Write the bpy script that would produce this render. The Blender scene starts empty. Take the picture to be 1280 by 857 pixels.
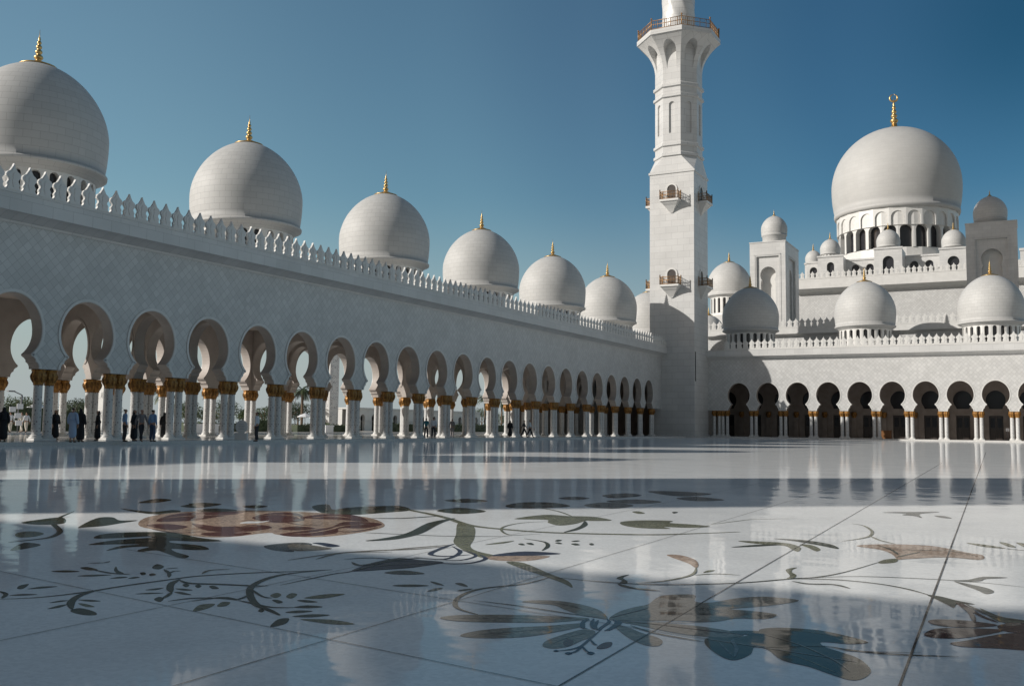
import bpy, bmesh, math, random
from mathutils import Vector, Matrix
from mathutils.geometry import tessellate_polygon
random.seed(7)
PI = math.pi
scn = bpy.context.scene
COL = scn.collection

# ------------------------------------------------------------------ camera
F, YAW, PITCH, ROLL, CH = 1220.26, -.4861, .0853, .0122, 1.16
cy, sy, cp, sp = math.cos(YAW), math.sin(YAW), math.cos(PITCH), math.sin(PITCH)
FW = Vector((sy*cp, cy*cp, sp)); r0 = Vector((cy, -sy, 0)); u0 = r0.cross(FW)
RT = math.cos(ROLL)*r0 + math.sin(ROLL)*u0
UP = -math.sin(ROLL)*r0 + math.cos(ROLL)*u0
def at(px, py, ax, v):                 # where the sight line through a photo pixel meets the plane axis=v
    d = FW + RT*((px-640)/F) - UP*((py-428.5)/F)
    o = Vector((0, 0, CH)); t = (v-o[ax])/d[ax]
    return o + d*t
cam = bpy.data.cameras.new('camera'); co = bpy.data.objects.new('camera', cam); COL.objects.link(co)
m = Matrix((RT, UP, -FW)).transposed().to_4x4(); m.translation = Vector((0, 0, CH)); co.matrix_world = m
cam.sensor_width = 36; cam.lens = F/1280*36; cam.clip_start = .05; cam.clip_end = 20000
scn.camera = co

# ------------------------------------------------------------------ materials
def mat(name, col, rough=.5, metal=0, spec=.5):
    m = bpy.data.materials.new(name); m.use_nodes = True
    b = m.node_tree.nodes['Principled BSDF']
    b.inputs['Base Color'].default_value = (*col, 1); b.inputs['Roughness'].default_value = rough
    b.inputs['Metallic'].default_value = metal; b.inputs['Specular IOR Level'].default_value = spec
    return m
def nd(m, t, **k):
    n = m.node_tree.nodes.new(t)
    for a, v in k.items(): setattr(n, a, v)
    return n
def lk(m, a, b): m.node_tree.links.new(a, b)
def bsdf(m): return m.node_tree.nodes['Principled BSDF']
def vary(m, c1, c2, scale=3, coord='Object', detail=4, stretch=(1, 1, 1)):
    tc = nd(m, 'ShaderNodeTexCoord'); mp = nd(m, 'ShaderNodeMapping'); mp.inputs['Scale'].default_value = stretch
    ns = nd(m, 'ShaderNodeTexNoise'); ns.inputs['Scale'].default_value = scale; ns.inputs['Detail'].default_value = detail
    rp = nd(m, 'ShaderNodeValToRGB'); rp.color_ramp.elements[0].position = .3; rp.color_ramp.elements[1].position = .7
    rp.color_ramp.elements[0].color = (*c1, 1); rp.color_ramp.elements[1].color = (*c2, 1)
    lk(m, tc.outputs[coord], mp.inputs[0]); lk(m, mp.outputs[0], ns.inputs[0]); lk(m, ns.outputs[0], rp.inputs[0])
    lk(m, rp.outputs[0], bsdf(m).inputs['Base Color']); return ns, rp, mp
def bumpit(m, out, s=.3, d=.02):
    b = nd(m, 'ShaderNodeBump'); b.inputs['Strength'].default_value = s; b.inputs['Distance'].default_value = d
    lk(m, out, b.inputs['Height']); lk(m, b.outputs[0], bsdf(m).inputs['Normal'])
def tiles(name, base, w, h, offset, rot=0, joint=.012, dark=.62, var=.10, rough=.38, tone=.90):
    """marble slabs: joints and slab-to-slab tone from the UV map (metres)"""
    m = mat(name, base, rough)
    tc = nd(m, 'ShaderNodeTexCoord'); mp = nd(m, 'ShaderNodeMapping'); mp.inputs['Rotation'].default_value = (0, 0, rot)
    br = nd(m, 'ShaderNodeTexBrick'); br.offset = offset
    br.inputs['Scale'].default_value = 1; br.inputs['Brick Width'].default_value = w; br.inputs['Row Height'].default_value = h
    br.inputs['Mortar Size'].default_value = joint; br.inputs['Mortar Smooth'].default_value = .3
    br.inputs['Color1'].default_value = (*[c*(1-var) for c in base], 1); br.inputs['Color2'].default_value = (*[min(1, c*(1+var*.6)) for c in base], 1)
    br.inputs['Mortar'].default_value = (*[c*dark for c in base], 1)
    ns = nd(m, 'ShaderNodeTexNoise'); ns.inputs['Scale'].default_value = .35; ns.inputs['Detail'].default_value = 6
    mr = nd(m, 'ShaderNodeMapRange'); mr.inputs['From Min'].default_value = .3; mr.inputs['From Max'].default_value = .7
    mr.inputs['To Min'].default_value = tone; mr.inputs['To Max'].default_value = 1.03
    vm = nd(m, 'ShaderNodeVectorMath', operation='SCALE')
    lk(m, tc.outputs['UV'], mp.inputs[0]); lk(m, mp.outputs[0], br.inputs['Vector']); lk(m, tc.outputs['UV'], ns.inputs[0])
    lk(m, ns.outputs[0], mr.inputs[0]); lk(m, br.outputs['Color'], vm.inputs[0]); lk(m, mr.outputs[0], vm.inputs['Scale'])
    lk(m, vm.outputs[0], bsdf(m).inputs['Base Color'])
    inv = nd(m, 'ShaderNodeMath', operation='SUBTRACT'); inv.inputs[0].default_value = 1
    lk(m, br.outputs['Fac'], inv.inputs[1]); bumpit(m, inv.outputs[0], .35, .01)
    return m
W = (.74, .73, .70)
M_DIAM = tiles('marble_diamond_slabs', (.585, .58, .565), .38, .38, 0, PI/4, .009, .58, .09)
M_SLAB = tiles('marble_slabs', (.61, .605, .59), 1.2, .6, .5, 0, .012, .7, .06)
M_MINA = tiles('minaret_courses', (.61, .605, .59), 1.7, .88, .5, 0, .026, .74, .05)
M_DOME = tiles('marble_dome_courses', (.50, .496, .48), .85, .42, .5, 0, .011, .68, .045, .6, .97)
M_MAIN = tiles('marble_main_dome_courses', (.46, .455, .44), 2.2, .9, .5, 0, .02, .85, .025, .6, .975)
M_TRIM = mat('marble_trim', (.76, .75, .72), .4); ns, rp, mp = vary(M_TRIM, (.62, .61, .585), (.69, .68, .655), 1.5); bumpit(M_TRIM, ns.outputs[0], .1, .01)
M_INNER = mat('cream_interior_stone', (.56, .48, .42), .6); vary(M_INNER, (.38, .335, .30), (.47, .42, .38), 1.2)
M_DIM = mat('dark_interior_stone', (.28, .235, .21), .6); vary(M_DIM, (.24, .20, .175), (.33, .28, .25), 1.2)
M_GOLD = mat('gold', (.58, .40, .17), .38, .9)
M_CAP = mat('gilded_palm_leaf', (.3, .13, .03), .5, .35)
ns, rp, mp = vary(M_CAP, (.09, .035, .008), (.52, .26, .06), 9, stretch=(1, 1, .5)); bumpit(M_CAP, ns.outputs[0], .8, .03)
M_RAIL = mat('bronze_rail', (.33, .19, .085), .45, .6)
M_GLASS = mat('dark_glass', (.03, .03, .035), .15)
M_WOOD = mat('dark_wood_and_shade', (.05, .04, .035), .4)
M_RECESS = mat('recess_stone', (.42, .36, .31), .7)
# column shaft: white marble with small dark inlaid petals climbing in rows
M_SHAFT = mat('inlaid_shaft', (.74, .73, .71), .28)
tc = nd(M_SHAFT, 'ShaderNodeTexCoord'); mp = nd(M_SHAFT, 'ShaderNodeMapping'); mp.inputs['Scale'].default_value = (7.2, 5.6, 1)
vo = nd(M_SHAFT, 'ShaderNodeTexVoronoi'); vo.inputs['Scale'].default_value = 1; vo.inputs['Randomness'].default_value = .45
mr = nd(M_SHAFT, 'ShaderNodeMapRange'); mr.inputs['From Min'].default_value = .20; mr.inputs['From Max'].default_value = .30
mx = nd(M_SHAFT, 'ShaderNodeMix', data_type='RGBA'); mx.inputs[6].default_value = (.22, .20, .21, 1); mx.inputs[7].default_value = (.60, .595, .58, 1)
lk(M_SHAFT, tc.outputs['UV'], mp.inputs[0]); lk(M_SHAFT, mp.outputs[0], vo.inputs['Vector']); lk(M_SHAFT, vo.outputs['Distance'], mr.inputs[0])
lk(M_SHAFT, mr.outputs[0], mx.inputs[0]); lk(M_SHAFT, mx.outputs[2], bsdf(M_SHAFT).inputs['Base Color'])

# courtyard floor: polished white mosaic, slightly wavy
def polish(m, base, amount=.06):
    b = bsdf(m); b.inputs['Specular IOR Level'].default_value = 0; b.inputs['IOR'].default_value = 1.0
    tc = nd(m, 'ShaderNodeTexCoord')
    vo = nd(m, 'ShaderNodeTexVoronoi'); vo.inputs['Scale'].default_value = 38
    n1 = nd(m, 'ShaderNodeTexNoise'); n1.inputs['Scale'].default_value = .8; n1.inputs['Detail'].default_value = 5
    mr = nd(m, 'ShaderNodeMapRange'); mr.inputs['To Min'].default_value = 1-amount*2; mr.inputs['To Max'].default_value = 1+amount*1.2
    mr2 = nd(m, 'ShaderNodeMapRange'); mr2.inputs['From Min'].default_value = .3; mr2.inputs['From Max'].default_value = .7; mr2.inputs['To Min'].default_value = .94 if amount < .1 else .75; mr2.inputs['To Max'].default_value = 1.04 if amount < .1 else 1.2
    se = nd(m, 'ShaderNodeSeparateColor'); mu = nd(m, 'ShaderNodeMath', operation='MULTIPLY')
    vm = nd(m, 'ShaderNodeVectorMath', operation='SCALE'); vm.inputs[0].default_value = base
    lk(m, tc.outputs['Object'], vo.inputs['Vector']); lk(m, tc.outputs['Object'], n1.inputs[0])
    lk(m, vo.outputs['Color'], se.inputs[0]); lk(m, se.outputs[0], mr.inputs[0]); lk(m, n1.outputs[0], mr2.inputs[0])
    lk(m, mr.outputs[0], mu.inputs[0]); lk(m, mr2.outputs[0], mu.inputs[1]); lk(m, mu.outputs[0], vm.inputs['Scale'])
    lk(m, vm.outputs[0], b.inputs['Base Color'])
    n2 = nd(m, 'ShaderNodeTexNoise'); n2.inputs['Scale'].default_value = 1.3; n2.inputs['Detail'].default_value = 2.5
    n3 = nd(m, 'ShaderNodeTexNoise'); n3.inputs['Scale'].default_value = 24; n3.inputs['Detail'].default_value = 1
    ad = nd(m, 'ShaderNodeMath', operation='MULTIPLY_ADD'); ad.inputs[1].default_value = .012
    lk(m, tc.outputs['Object'], n2.inputs[0]); lk(m, tc.outputs['Object'], n3.inputs[0])
    lk(m, n3.outputs[0], ad.inputs[0]); lk(m, n2.outputs[0], ad.inputs[2])
    n4 = nd(m, 'ShaderNodeTexNoise'); n4.inputs['Scale'].default_value = 5.5; n4.inputs['Detail'].default_value = 1; lk(m, tc.outputs['Object'], n4.inputs[0])
    ad2 = nd(m, 'ShaderNodeMath', operation='MULTIPLY_ADD'); ad2.inputs[1].default_value = .10; lk(m, n4.outputs[0], ad2.inputs[0]); lk(m, ad.outputs[0], ad2.inputs[2])
    bumpit(m, ad2.outputs[0], 1, .0048)
    rr = nd(m, 'ShaderNodeMapRange'); rr.inputs['To Min'].default_value = .03; rr.inputs['To Max'].default_value = .07
    lk(m, n1.outputs[0], rr.inputs[0])
    # gloss weakened like a polarising filter: clear reflections at grazing angles, weak ones when looking down
    gl = nd(m, 'ShaderNodeBsdfGlossy'); lk(m, rr.outputs[0], gl.inputs['Roughness'])
    fr = nd(m, 'ShaderNodeFresnel'); fr.inputs['IOR'].default_value = 1.36
    pw = nd(m, 'ShaderNodeMath', operation='MULTIPLY'); pw.inputs[1].default_value = .68
    ms = nd(m, 'ShaderNodeMixShader'); out = m.node_tree.nodes['Material Output']
    bn = b.inputs['Normal'].links[0].from_socket; lk(m, bn, gl.inputs['Normal']); lk(m, bn, fr.inputs['Normal'])
    lk(m, fr.outputs[0], pw.inputs[0]); lk(m, pw.outputs[0], ms.inputs[0]); lk(m, b.outputs[0], ms.inputs[1]); lk(m, gl.outputs[0], ms.inputs[2]); lk(m, ms.outputs[0], out.inputs['Surface'])
    return m
INK = {}
for k, c in dict(fl=(.93, .925, .90), gr=(.050, .062, .045), ol=(.20, .20, .13), tp=(.27, .235, .185), mr=(.12, .052, .048),
                 pc=(.46, .33, .245), nv=(.030, .042, .085), gs=(.085, .095, .085), sl=(.15, .16, .16), jt=(.05, .045, .045), jf=(.30, .29, .28)).items():
    INK[k] = polish(mat('floor_'+k, c, .08), c, .04 if k == 'fl' else .20)
FKEYS = list(INK)

# ------------------------------------------------------------------ mesh builder
class MB:
    def __init__(s): s.v = []; s.f = []; s.m = []; s.s = []; s.uv = {}
    def quad(s, pts, mi=0, smooth=False, uv=None):
        b = len(s.v); s.v += [tuple(p) for p in pts]; s.f.append(tuple(range(b, b+len(pts)))); s.m.append(mi); s.s.append(smooth)
        if uv: s.uv[len(s.f)-1] = uv
    def box(s, x0, x1, y0, y1, z0, z1, mi=0):
        p = [(x, y, z) for z in (z0, z1) for y in (y0, y1) for x in (x0, x1)]
        for f in ((0, 2, 3, 1), (4, 5, 7, 6), (0, 1, 5, 4), (2, 6, 7, 3), (0, 4, 6, 2), (1, 3, 7, 5)): s.quad([p[i] for i in f], mi)
    def loft(s, rings, mi=0, smooth=False, closed=True, caps=False, uvs=None):
        b = len(s.v); n = len(rings[0])
        for r in rings: s.v += [tuple(p) for p in r]
        for i in range(len(rings)-1):
            for j in range(n if closed else n-1):
                k = (j+1) % n
                s.f.append((b+i*n+j, b+i*n+k, b+(i+1)*n+k, b+(i+1)*n+j)); s.m.append(mi); s.s.append(smooth)
                if uvs: s.uv[len(s.f)-1] = [uvs(j, i), uvs(j+1, i), uvs(j+1, i+1), uvs(j, i+1)]
        if caps:
            s.f.append(tuple(b+j for j in range(n))[::-1]); s.m.append(mi); s.s.append(False)
            s.f.append(tuple(b+(len(rings)-1)*n+j for j in range(n))); s.m.append(mi); s.s.append(False)
    def lathe(s, prof, c=(0, 0, 0), n=24, mi=0, smooth=True, uvr=None, lobes=0, amp=0):
        R = uvr or max(p[0] for p in prof); L = [0]
        for a, b in zip(prof, prof[1:]): L.append(L[-1]+math.dist(a[:2], b[:2]))
        rings = []
        for p in prof:
            k = p[2] if len(p) > 2 else 0
            rings.append([(c[0]+(p[0]*(1+k*amp*math.cos(lobes*2*PI*j/n)))*math.cos(2*PI*j/n), c[1]+(p[0]*(1+k*amp*math.cos(lobes*2*PI*j/n)))*math.sin(2*PI*j/n), c[2]+p[1]) for j in range(n)])
        s.loft(rings, mi, smooth, uvs=lambda j, i: (j/n*2*PI*R, L[i]))
    def tube(s, a, b, r, n=6, mi=0):
        a = Vector(a); b = Vector(b); d = (b-a).normalized(); x = d.orthogonal().normalized(); y = d.cross(x)
        s.loft([[p+r*(math.cos(2*PI*j/n)*x+math.sin(2*PI*j/n)*y) for j in range(n)] for p in (a, b)], mi, True, caps=True)
    def extrude(s, outline, y0, y1, mi=0):      # outline in x,z
        a = [(x, y0, z) for x, z in outline]; b = [(x, y1, z) for x, z in outline]
        s.quad(a, mi); s.quad(b[::-1], mi)
        for i in range(len(a)):
            k = (i+1) % len(a); s.quad([a[k], a[i], b[i], b[k]], mi)
    def data(s, name, mats, weld=False):
        me = bpy.data.meshes.new(name); me.from_pydata(s.v, [], s.f)
        for mm in (mats if isinstance(mats, (list, tuple)) else [mats]): me.materials.append(mm)
        me.polygons.foreach_set('material_index', s.m); me.polygons.foreach_set('use_smooth', s.s)
        ul = me.uv_layers.new(name='UVMap').data; me.update()
        for p in me.polygons:
            if p.index in s.uv:
                for li, uv in zip(p.loop_indices, s.uv[p.index]): ul[li].uv = uv
            else:
                n = p.normal; a = [abs(n.x), abs(n.y), abs(n.z)]; k = a.index(max(a))
                for li in p.loop_indices:
                    q = me.vertices[me.loops[li].vertex_index].co
                    ul[li].uv = (q.x, q.y) if k == 2 else ((q.x, q.z) if k == 1 else (q.y, q.z))
        return me
    def build(s, name, mats, parent=None, loc=None): return link(name, s.data(name, mats), parent, loc)
def link(name, me, parent=None, loc=None, rz=0):
    o = bpy.data.objects.new(name, me); COL.objects.link(o); o.parent = parent
    if loc is not None: o.location = loc
    if rz: o.rotation_euler.z = rz
    return o
def thing(o, label, cat, group=None):
    o['label'] = label; o['category'] = cat
    if group: o['group'] = group
    return o
def empty(name, loc, label, cat, group=None): 
    o = bpy.data.objects.new(name, None); COL.objects.link(o); o.location = loc
    return thing(o, label, cat, group)
def copy_tree(o, parent=None):
    c = o.copy(); COL.objects.link(c); c.parent = parent
    for k in [x for x in KIDS(o)]: copy_tree(k, c)
    return c
def KIDS(o): return [x for x in bpy.data.objects if x.parent == o]

# ------------------------------------------------------------------ arches
def keyhole(k=1.0, zc=5.55, z0=3.62, top=7.18, n=9):
    """half profile (half width, height) of the horseshoe arch, bottom to apex, above the podium"""
    R = 1.53; a0 = -math.acos(1.0/R); nz = zc+R*math.sin(a0); h = nz-z0
    p = [(1.46, z0), (1.44, z0+.22*h), (1.37, z0+.40*h), (1.27, z0+.48*h), (1.25, z0+.64*h), (1.16, z0+.78*h), (1.05, z0+.87*h), (1.0, nz)]
    for i in range(1, 2*n+1):
        a = a0+(PI/2-a0)*i/(2*n)
        ry = R if a < 0 else (top-zc)
        w = R*math.cos(a); z = zc+ry*math.sin(a)
        if a > 1.2: z = min(z, top) 
        p.append((max(0, w) if i < 2*n else 0, z if i < 2*n else top))
    return [(w*k, z) for w, z in p]
def roundarch(w, h0, h1, n=7):          # plain round headed opening, half width w, sill h0, crown h1
    p = [(w, h0), (w, h1-w)]
    for i in range(1, n+1):
        a = PI/2*i/n; p.append((w*math.cos(a) if i < n else 0, h1-w+w*math.sin(a)))
    return p
def arch_panel(mb, tf, prof, U, vtop, mf=0, mi=1, back=True, under=True, mback=None, sides=(1, -1), extra=()):
    """a bay of wall with an arched opening; tf(u, v, d) puts it in the world (d 0 front, 1 back)"""
    mback = mi if mback is None else mback
    for s in sides:
        for (w0, v0), (w1, v1) in zip(prof, prof[1:]):
            mb.quad([tf(s*w0, v0, 0), tf(s*U, v0, 0), tf(s*U, v1, 0), tf(s*w1, v1, 0)][::s], mf)
            if back: mb.quad([tf(s*w0, v0, 1), tf(s*U, v0, 1), tf(s*U, v1, 1), tf(s*w1, v1, 1)][::-s], mback)
            mb.quad([tf(s*w0, v0, 0), tf(s*w1, v1, 0), tf(s*w1, v1, 1), tf(s*w0, v0, 1)][::s], mi)
        if under: mb.quad([tf(s*prof[0][0], prof[0][1], 0), tf(s*prof[0][0], prof[0][1], 1), tf(s*U, prof[0][1], 1), tf(s*U, prof[0][1], 0)][::s], mi)
    lv = [prof[-1][1], *extra, vtop]
    for a, b in zip(lv, lv[1:]):
        if b-a < 1e-4: continue
        mb.quad([tf(-U, a, 0), tf(U, a, 0), tf(U, b, 0), tf(-U, b, 0)], mf)
        if back: mb.quad([tf(-U, a, 1), tf(U, a, 1), tf(U, b, 1), tf(-U, b, 1)][::-1], mback)
def rim(mb, tf, prof, g0, g1, d, mi=0):
    """raised band following an arch, offset g0..g1 outwards, standing d (negative = proud) of the wall"""
    def off(g):
        out = []
        for i, (w, v) in enumerate(prof):
            a = prof[max(0, i-1)]; b = prof[min(len(prof)-1, i+1)]
            t = Vector((b[0]-a[0], b[1]-a[1])).normalized(); n = Vector((t.y, -t.x))
            out.append((max(0, w+n.x*g) if i < len(prof)-1 else 0, v+n.y*g if i else v))
        return out
    A, B = off(g0), off(g1)
    for s in (1, -1):
        for i in range(len(A)-1):
            a0, a1, b0, b1 = A[i], A[i+1], B[i], B[i+1]
            mb.quad([tf(s*a0[0], a0[1], d), tf(s*b0[0], b0[1], d), tf(s*b1[0], b1[1], d), tf(s*a1[0], a1[1], d)][::s], mi)
            mb.quad([tf(s*b0[0], b0[1], d), tf(s*b0[0], b0[1], 0), tf(s*b1[0], b1[1], 0), tf(s*b1[0], b1[1], d)][::s], mi)
            mb.quad([tf(s*a0[0], a0[1], 0), tf(s*a0[0], a0[1], d), tf(s*a1[0], a1[1], d), tf(s*a1[0], a1[1], 0)][::s], mi)

# ------------------------------------------------------------------ shared pieces
POD = .17
def capital_mesh():
    mb = MB()
    mb.lathe([(.215, 0, 0), (.25, .02, .3), (.26, .07, .3), (.24, .10, .5), (.30, .20, 1), (.355, .33, 1), (.375, .45, 1), (.365, .56, 1), (.34, .64, .6), (.33, .70, .3), (.36, .74, 0), (.36, .80, 0), (0, .80, 0)], n=40, lobes=10, amp=.07)
    for k in range(10):                      # drooping palm fronds
        a = 2*PI*k/10
        pts = [(.27, .12), (.37, .30), (.41, .46), (.38, .58), (.45, .44), (.40, .27)]
        c, s_ = math.cos(a), math.sin(a)
        for i in range(3):
            (r1, z1), (r2, z2) = pts[i], pts[i+1]
            w1, w2 = (.03, .07, .07, .03)[i], (.03, .07, .07, .03)[i+1]
            mb.quad([(r1*c-w1*-s_*-1, r1*s_-w1*c, z1), (r1*c+w1*-s_, r1*s_+w1*c, z1), (r2*c+w2*-s_, r2*s_+w2*c, z2), (r2*c-w2*-s_, r2*s_-w2*c, z2)], 0, True)
    return mb.data('capital', M_CAP)
def shaft_mesh():
    mb = MB(); mb.lathe([(.23, .22), (.225, .5), (.222, 1.5), (.212, 2.82)], n=20, uvr=.22); return mb.data('shaft', M_SHAFT)
def base_mesh():
    mb = MB(); mb.box(-.33, .33, -.33, .33, 0, .10)
    mb.lathe([(.32, .10), (.335, .13), (.32, .17), (.27, .18), (.27, .20), (.29, .22), (.28, .25), (.235, .27), (.2, .27)], n=20); return mb.data('base', M_TRIM)
ME_CAP, ME_SHAFT, ME_BASE = capital_mesh(), shaft_mesh(), base_mesh()
def column(parent, x, y, z=POD):
    c = link('column', ME_SHAFT, parent, (x, y, z)); link('capital', ME_CAP, c, (0, 0, 2.8)); link('base', ME_BASE, c, (0, 0, 0))
def merlon_mesh(k=1.0):
    o = [(0, 1.47), (.05, 1.33), (.13, 1.20), (.19, 1.10), (.33, 1.01), (.40, .90), (.38, .78), (.29, .68), (.265, .59), (.32, .50), (.36, .43), (.32, .33), (.35, .24), (.43, .17), (.435, 0)]
    full = o+[(-x, z) for x, z in o[::-1][:-1]]
    mb = MB(); mb.extrude([(x*k, z*k) for x, z in full], -.07, .07)
    inner = [(x*.72, .14+z*.82) for x, z in full]
    for y0, y1 in ((-.095, -.068), (.068, .095)): mb.extrude([(x*k, z*k) for x, z in inner], y0, y1)
    core = [(0, 1.0), (.08, .86), (.04, .74), (.10, .6), (.0, .28), (-.10, .6), (-.04, .74), (-.08, .86)]
    for y0, y1 in ((-.12, -.09), (.09, .12)): mb.extrude([(x*k, z*k) for x, z in core], y0, y1)
    return mb
ME_MERLON = merlon_mesh().data('merlon', M_TRIM)
def merlons(parent, pts, rz, keep=100):
    """pts sorted nearest first: the first `keep` are parts, the rest one stuff part"""
    for p in pts[:keep]: link('merlon', ME_MERLON, parent, p, rz)
    rest = pts[keep:]
    if rest:
        src = merlon_mesh(); mb = MB(); c, s = math.cos(rz), math.sin(rz)
        for p in rest:
            b = len(mb.v); mb.v += [(p[0]+x*c-y*s, p[1]+x*s+y*c, p[2]+z) for x, y, z in src.v]
            mb.f += [tuple(b+i for i in f) for f in src.f]; mb.m += src.m; mb.s += src.s
        o = mb.build('distant_merlon', M_TRIM, parent); o['kind'] = 'stuff'
CORN = [(0, -1.34), (.05, -1.34), (.07, -1.22), (.20, -1.14), (.42, -1.02), (.66, -.93), (.85, -.90), (.85, -.03), (.88, -.02), (.88, 0), (-.25, 0)]
def strip(mb, prof, a, b, out, z, mi=0, ext=(0, 0)):
    """extrude a cornice profile from a to b (xy), 'out' is the outward unit normal"""
    a = Vector(a); b = Vector(b); o = Vector(out)
    for (p0, z0), (p1, z1) in zip(prof, prof[1:]):
        q = [(a+o*p0, z+z0), (b+o*p0, z+z0), (b+o*p1, z+z1), (a+o*p1, z+z1)]
        mb.quad([(v.x, v.y, zz) for v, zz in q], mi)
    for e in (a, b): mb.quad([(e.x+o.x*p, e.y+o.y*p, z+zz) for p, zz in prof], mi)
def finial_mesh(h=2.3, r=1.0, crescent=False):
    mb = MB(); k = h/2.3
    mb.lathe([(r*.96, -.02), (r*1.03, .0), (r*1.03, .05), (r*.86, .11), (r*.55, .21), (r*.32, .32), (.17*k, .40*k), (.12*k, .44*k)] +
             [(rr*k, z*k) for rr, z in [(.21, .49), (.265, .60), (.21, .71), (.10, .77), (.17, .84), (.205, .93), (.17, 1.02), (.085, 1.08), (.145, 1.15), (.17, 1.23), (.14, 1.31), (.07, 1.37), (.115, 1.44), (.13, 1.5), (.10, 1.57), (.05, 1.63), (.08, 1.70), (.05, 1.80), (.02, 1.9), (.008, 2.3), (0, 2.3)]], n=20)
    if crescent:
        zc, R = (2.18)*k, .24*k
        rings = []
        for i in range(25):
            a = PI/2+.08+i*(2*PI-.16)/24; t = .02*k+.055*k*math.sin(PI*i/24)
            c = Vector((0, 0, zc))+R*Vector((math.cos(a), 0, math.sin(a))); n = Vector((math.cos(a), 0, math.sin(a)))
            rings.append([c+t*(math.cos(q)*n+math.sin(q)*Vector((0, 1, 0))) for q in (2*PI*j/8 for j in range(8))])
        mb.loft(rings, 0, True, caps=True)
    return mb.data('finial', M_GOLD)
def dome_prof(r, main=False):
    """bulging dome: rim well below the widest ring, a slightly pointed crown"""
    p = []; lo, st, q, ap = (-.30, 1.42, 1.0, 1.0) if main else (-.27, 1.85, 1.09, 1.07)
    for i in range(0, 31):
        t = lo+i*(PI/2-lo)/30
        if t < 0: x, z = math.cos(t), math.sin(t)*st
        else: x, z = max(0, math.cos(t))**q, math.sin(t)**q*ap
        p.append((0 if i == 30 else x*r, z*r))
    return p
def ring_arch_wall(mb, c, R, n, z0, z1, prof, depth, mf=0, mi=1, a0=0):
    """a drum made of n facets, each with an arched opening, dark glazing behind"""
    U = R*math.tan(PI/n)
    for k in range(n):
        a = a0+2*PI*k/n; ca, sa = math.cos(a), math.sin(a)
        def tf(u, v, d): 
            rr = R-d*depth; uu = u if abs(abs(u)-U) > 1e-6 else math.copysign(rr*math.tan(PI/n), u)
            return (c[0]+rr*ca-uu*sa, c[1]+rr*sa+uu*ca, c[2]+v)
        arch_panel(mb, tf, prof, U, z1, mf, mi, back=False, under=False)
def make_dome(parent, x, y, zw, r, zroof, nwin=22, fin=2.25, mname='dome', mdome=None, crescent=False, finr=None):
    """zw = height of the widest ring; the dome is a mesh, its drum, dark openings and finial are children"""
    mb = MB(); prof = dome_prof(r)
    rb, zb = prof[0]
    low = [(rb*.84, zb-.155*r), (rb*.885, zb-.15*r), (rb*.90, zb-.14*r), (rb*.93, zb-.105*r), (rb*.985, zb-.075*r), (rb*1.0, zb-.07*r), (rb*1.035, zb-.055*r), (rb*1.04, zb-.02*r), (rb*1.015, zb-.012*r), (rb*1.005, zb)]
    mb.lathe(low+prof, n=64, uvr=r)
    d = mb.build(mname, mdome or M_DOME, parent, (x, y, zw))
    zt = zb-.145*r; h = (zt-(zroof-zw)); hs = h*.22
    rd = rb*.875
    md = MB(); U = rd*math.tan(PI/nwin); ww = U*.52
    ring_arch_wall(md, (0, 0, 0), rd, nwin, zroof-zw, zt, roundarch(ww, zroof-zw+hs, zt-h*.04, 6), .10*r if r < 6 else .9)
    md.lathe([(rd*1.005, zroof-zw), (rd*1.03, zroof-zw), (rd*1.03, zroof-zw+hs*.9), (rd*1.0, zroof-zw+hs)], n=nwin*2, mi=0)
    md.build('drum', [M_TRIM, M_TRIM], d)
    mg = MB(); mg.lathe([(rd*.90, zroof-zw), (rd*.90, zt)], n=nwin*2, smooth=False); mg.build('drum_glass', M_GLASS, d)
    link('finial', finial_mesh(fin, finr or .25*r, crescent), d, (0, 0, prof[-1][1]-(.038*r if finr is None else .03*r)))
    return d

# ------------------------------------------------------------------ left arcade building
XL, SL, Y0 = -44.9, 4.389, 33.30           # front row plane, column spacing, first column in view
ZT = 12.3                                  # top of the cornice
KH = keyhole(1.07, 5.50, 3.62, 7.36)
DY, D0 = 17.37, 35.76
XB = XL-10.3
left = empty('arcade_building', (XL, Y0, 0), 'long shaded white arcade on the left carrying a row of large domes', 'arcade')
def LP(o): o.parent = left; o.matrix_parent_inverse = Matrix.Translation(Vector((-XL, -Y0, 0))); return o
def lbuild(mb, name, mats): return LP(mb.build(name, mats))
class Off:                                 # children of an Empty placed in world coordinates
    pass
def bay_wall_Y(mb, xf, xb, y, U, prof, top):
    tf = lambda u, v, d: (xf+(xb-xf)*d, y+u, POD+v) if d >= 0 else (xf+(-d)*(1 if xf > xb else -1), y+u, POD+v)
    arch_panel(mb, tf, prof, U, top-POD, 0, 1, mback=1)
    rim(mb, tf, prof, .02, .16, -.05, 2)
YS, YE = Y0-11*SL, 134.3                    # southern and northern end
def wall_quad_x(mb, x, y0, y1, z0, z1, mi): mb.quad([(x, y0, z0), (x, y1, z0), (x, y1, z1), (x, y0, z1)], mi)
mb = MB(); mbk = MB()
for i in range(-11, 21):
    yc = Y0+SL*(i+.5)
    bay_wall_Y(mb, XL+.38, XL-.38, yc, SL/2, KH, ZT-.9)
    bay_wall_Y(mbk, XB-.38, XB+.38, yc, SL/2, KH, ZT-.9)
ylast = Y0+SL*21
for m_, xf, xb in ((mb, XL+.38, XL-.38), (mbk, XB-.38, XB+.38)):
    m_.box(min(xf, xb), max(xf, xb), ylast, ylast+7.5, POD+(3.62 if m_ is mb else 0), ZT-.9)
W3 = [M_DIAM, M_INNER, M_TRIM]
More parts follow.
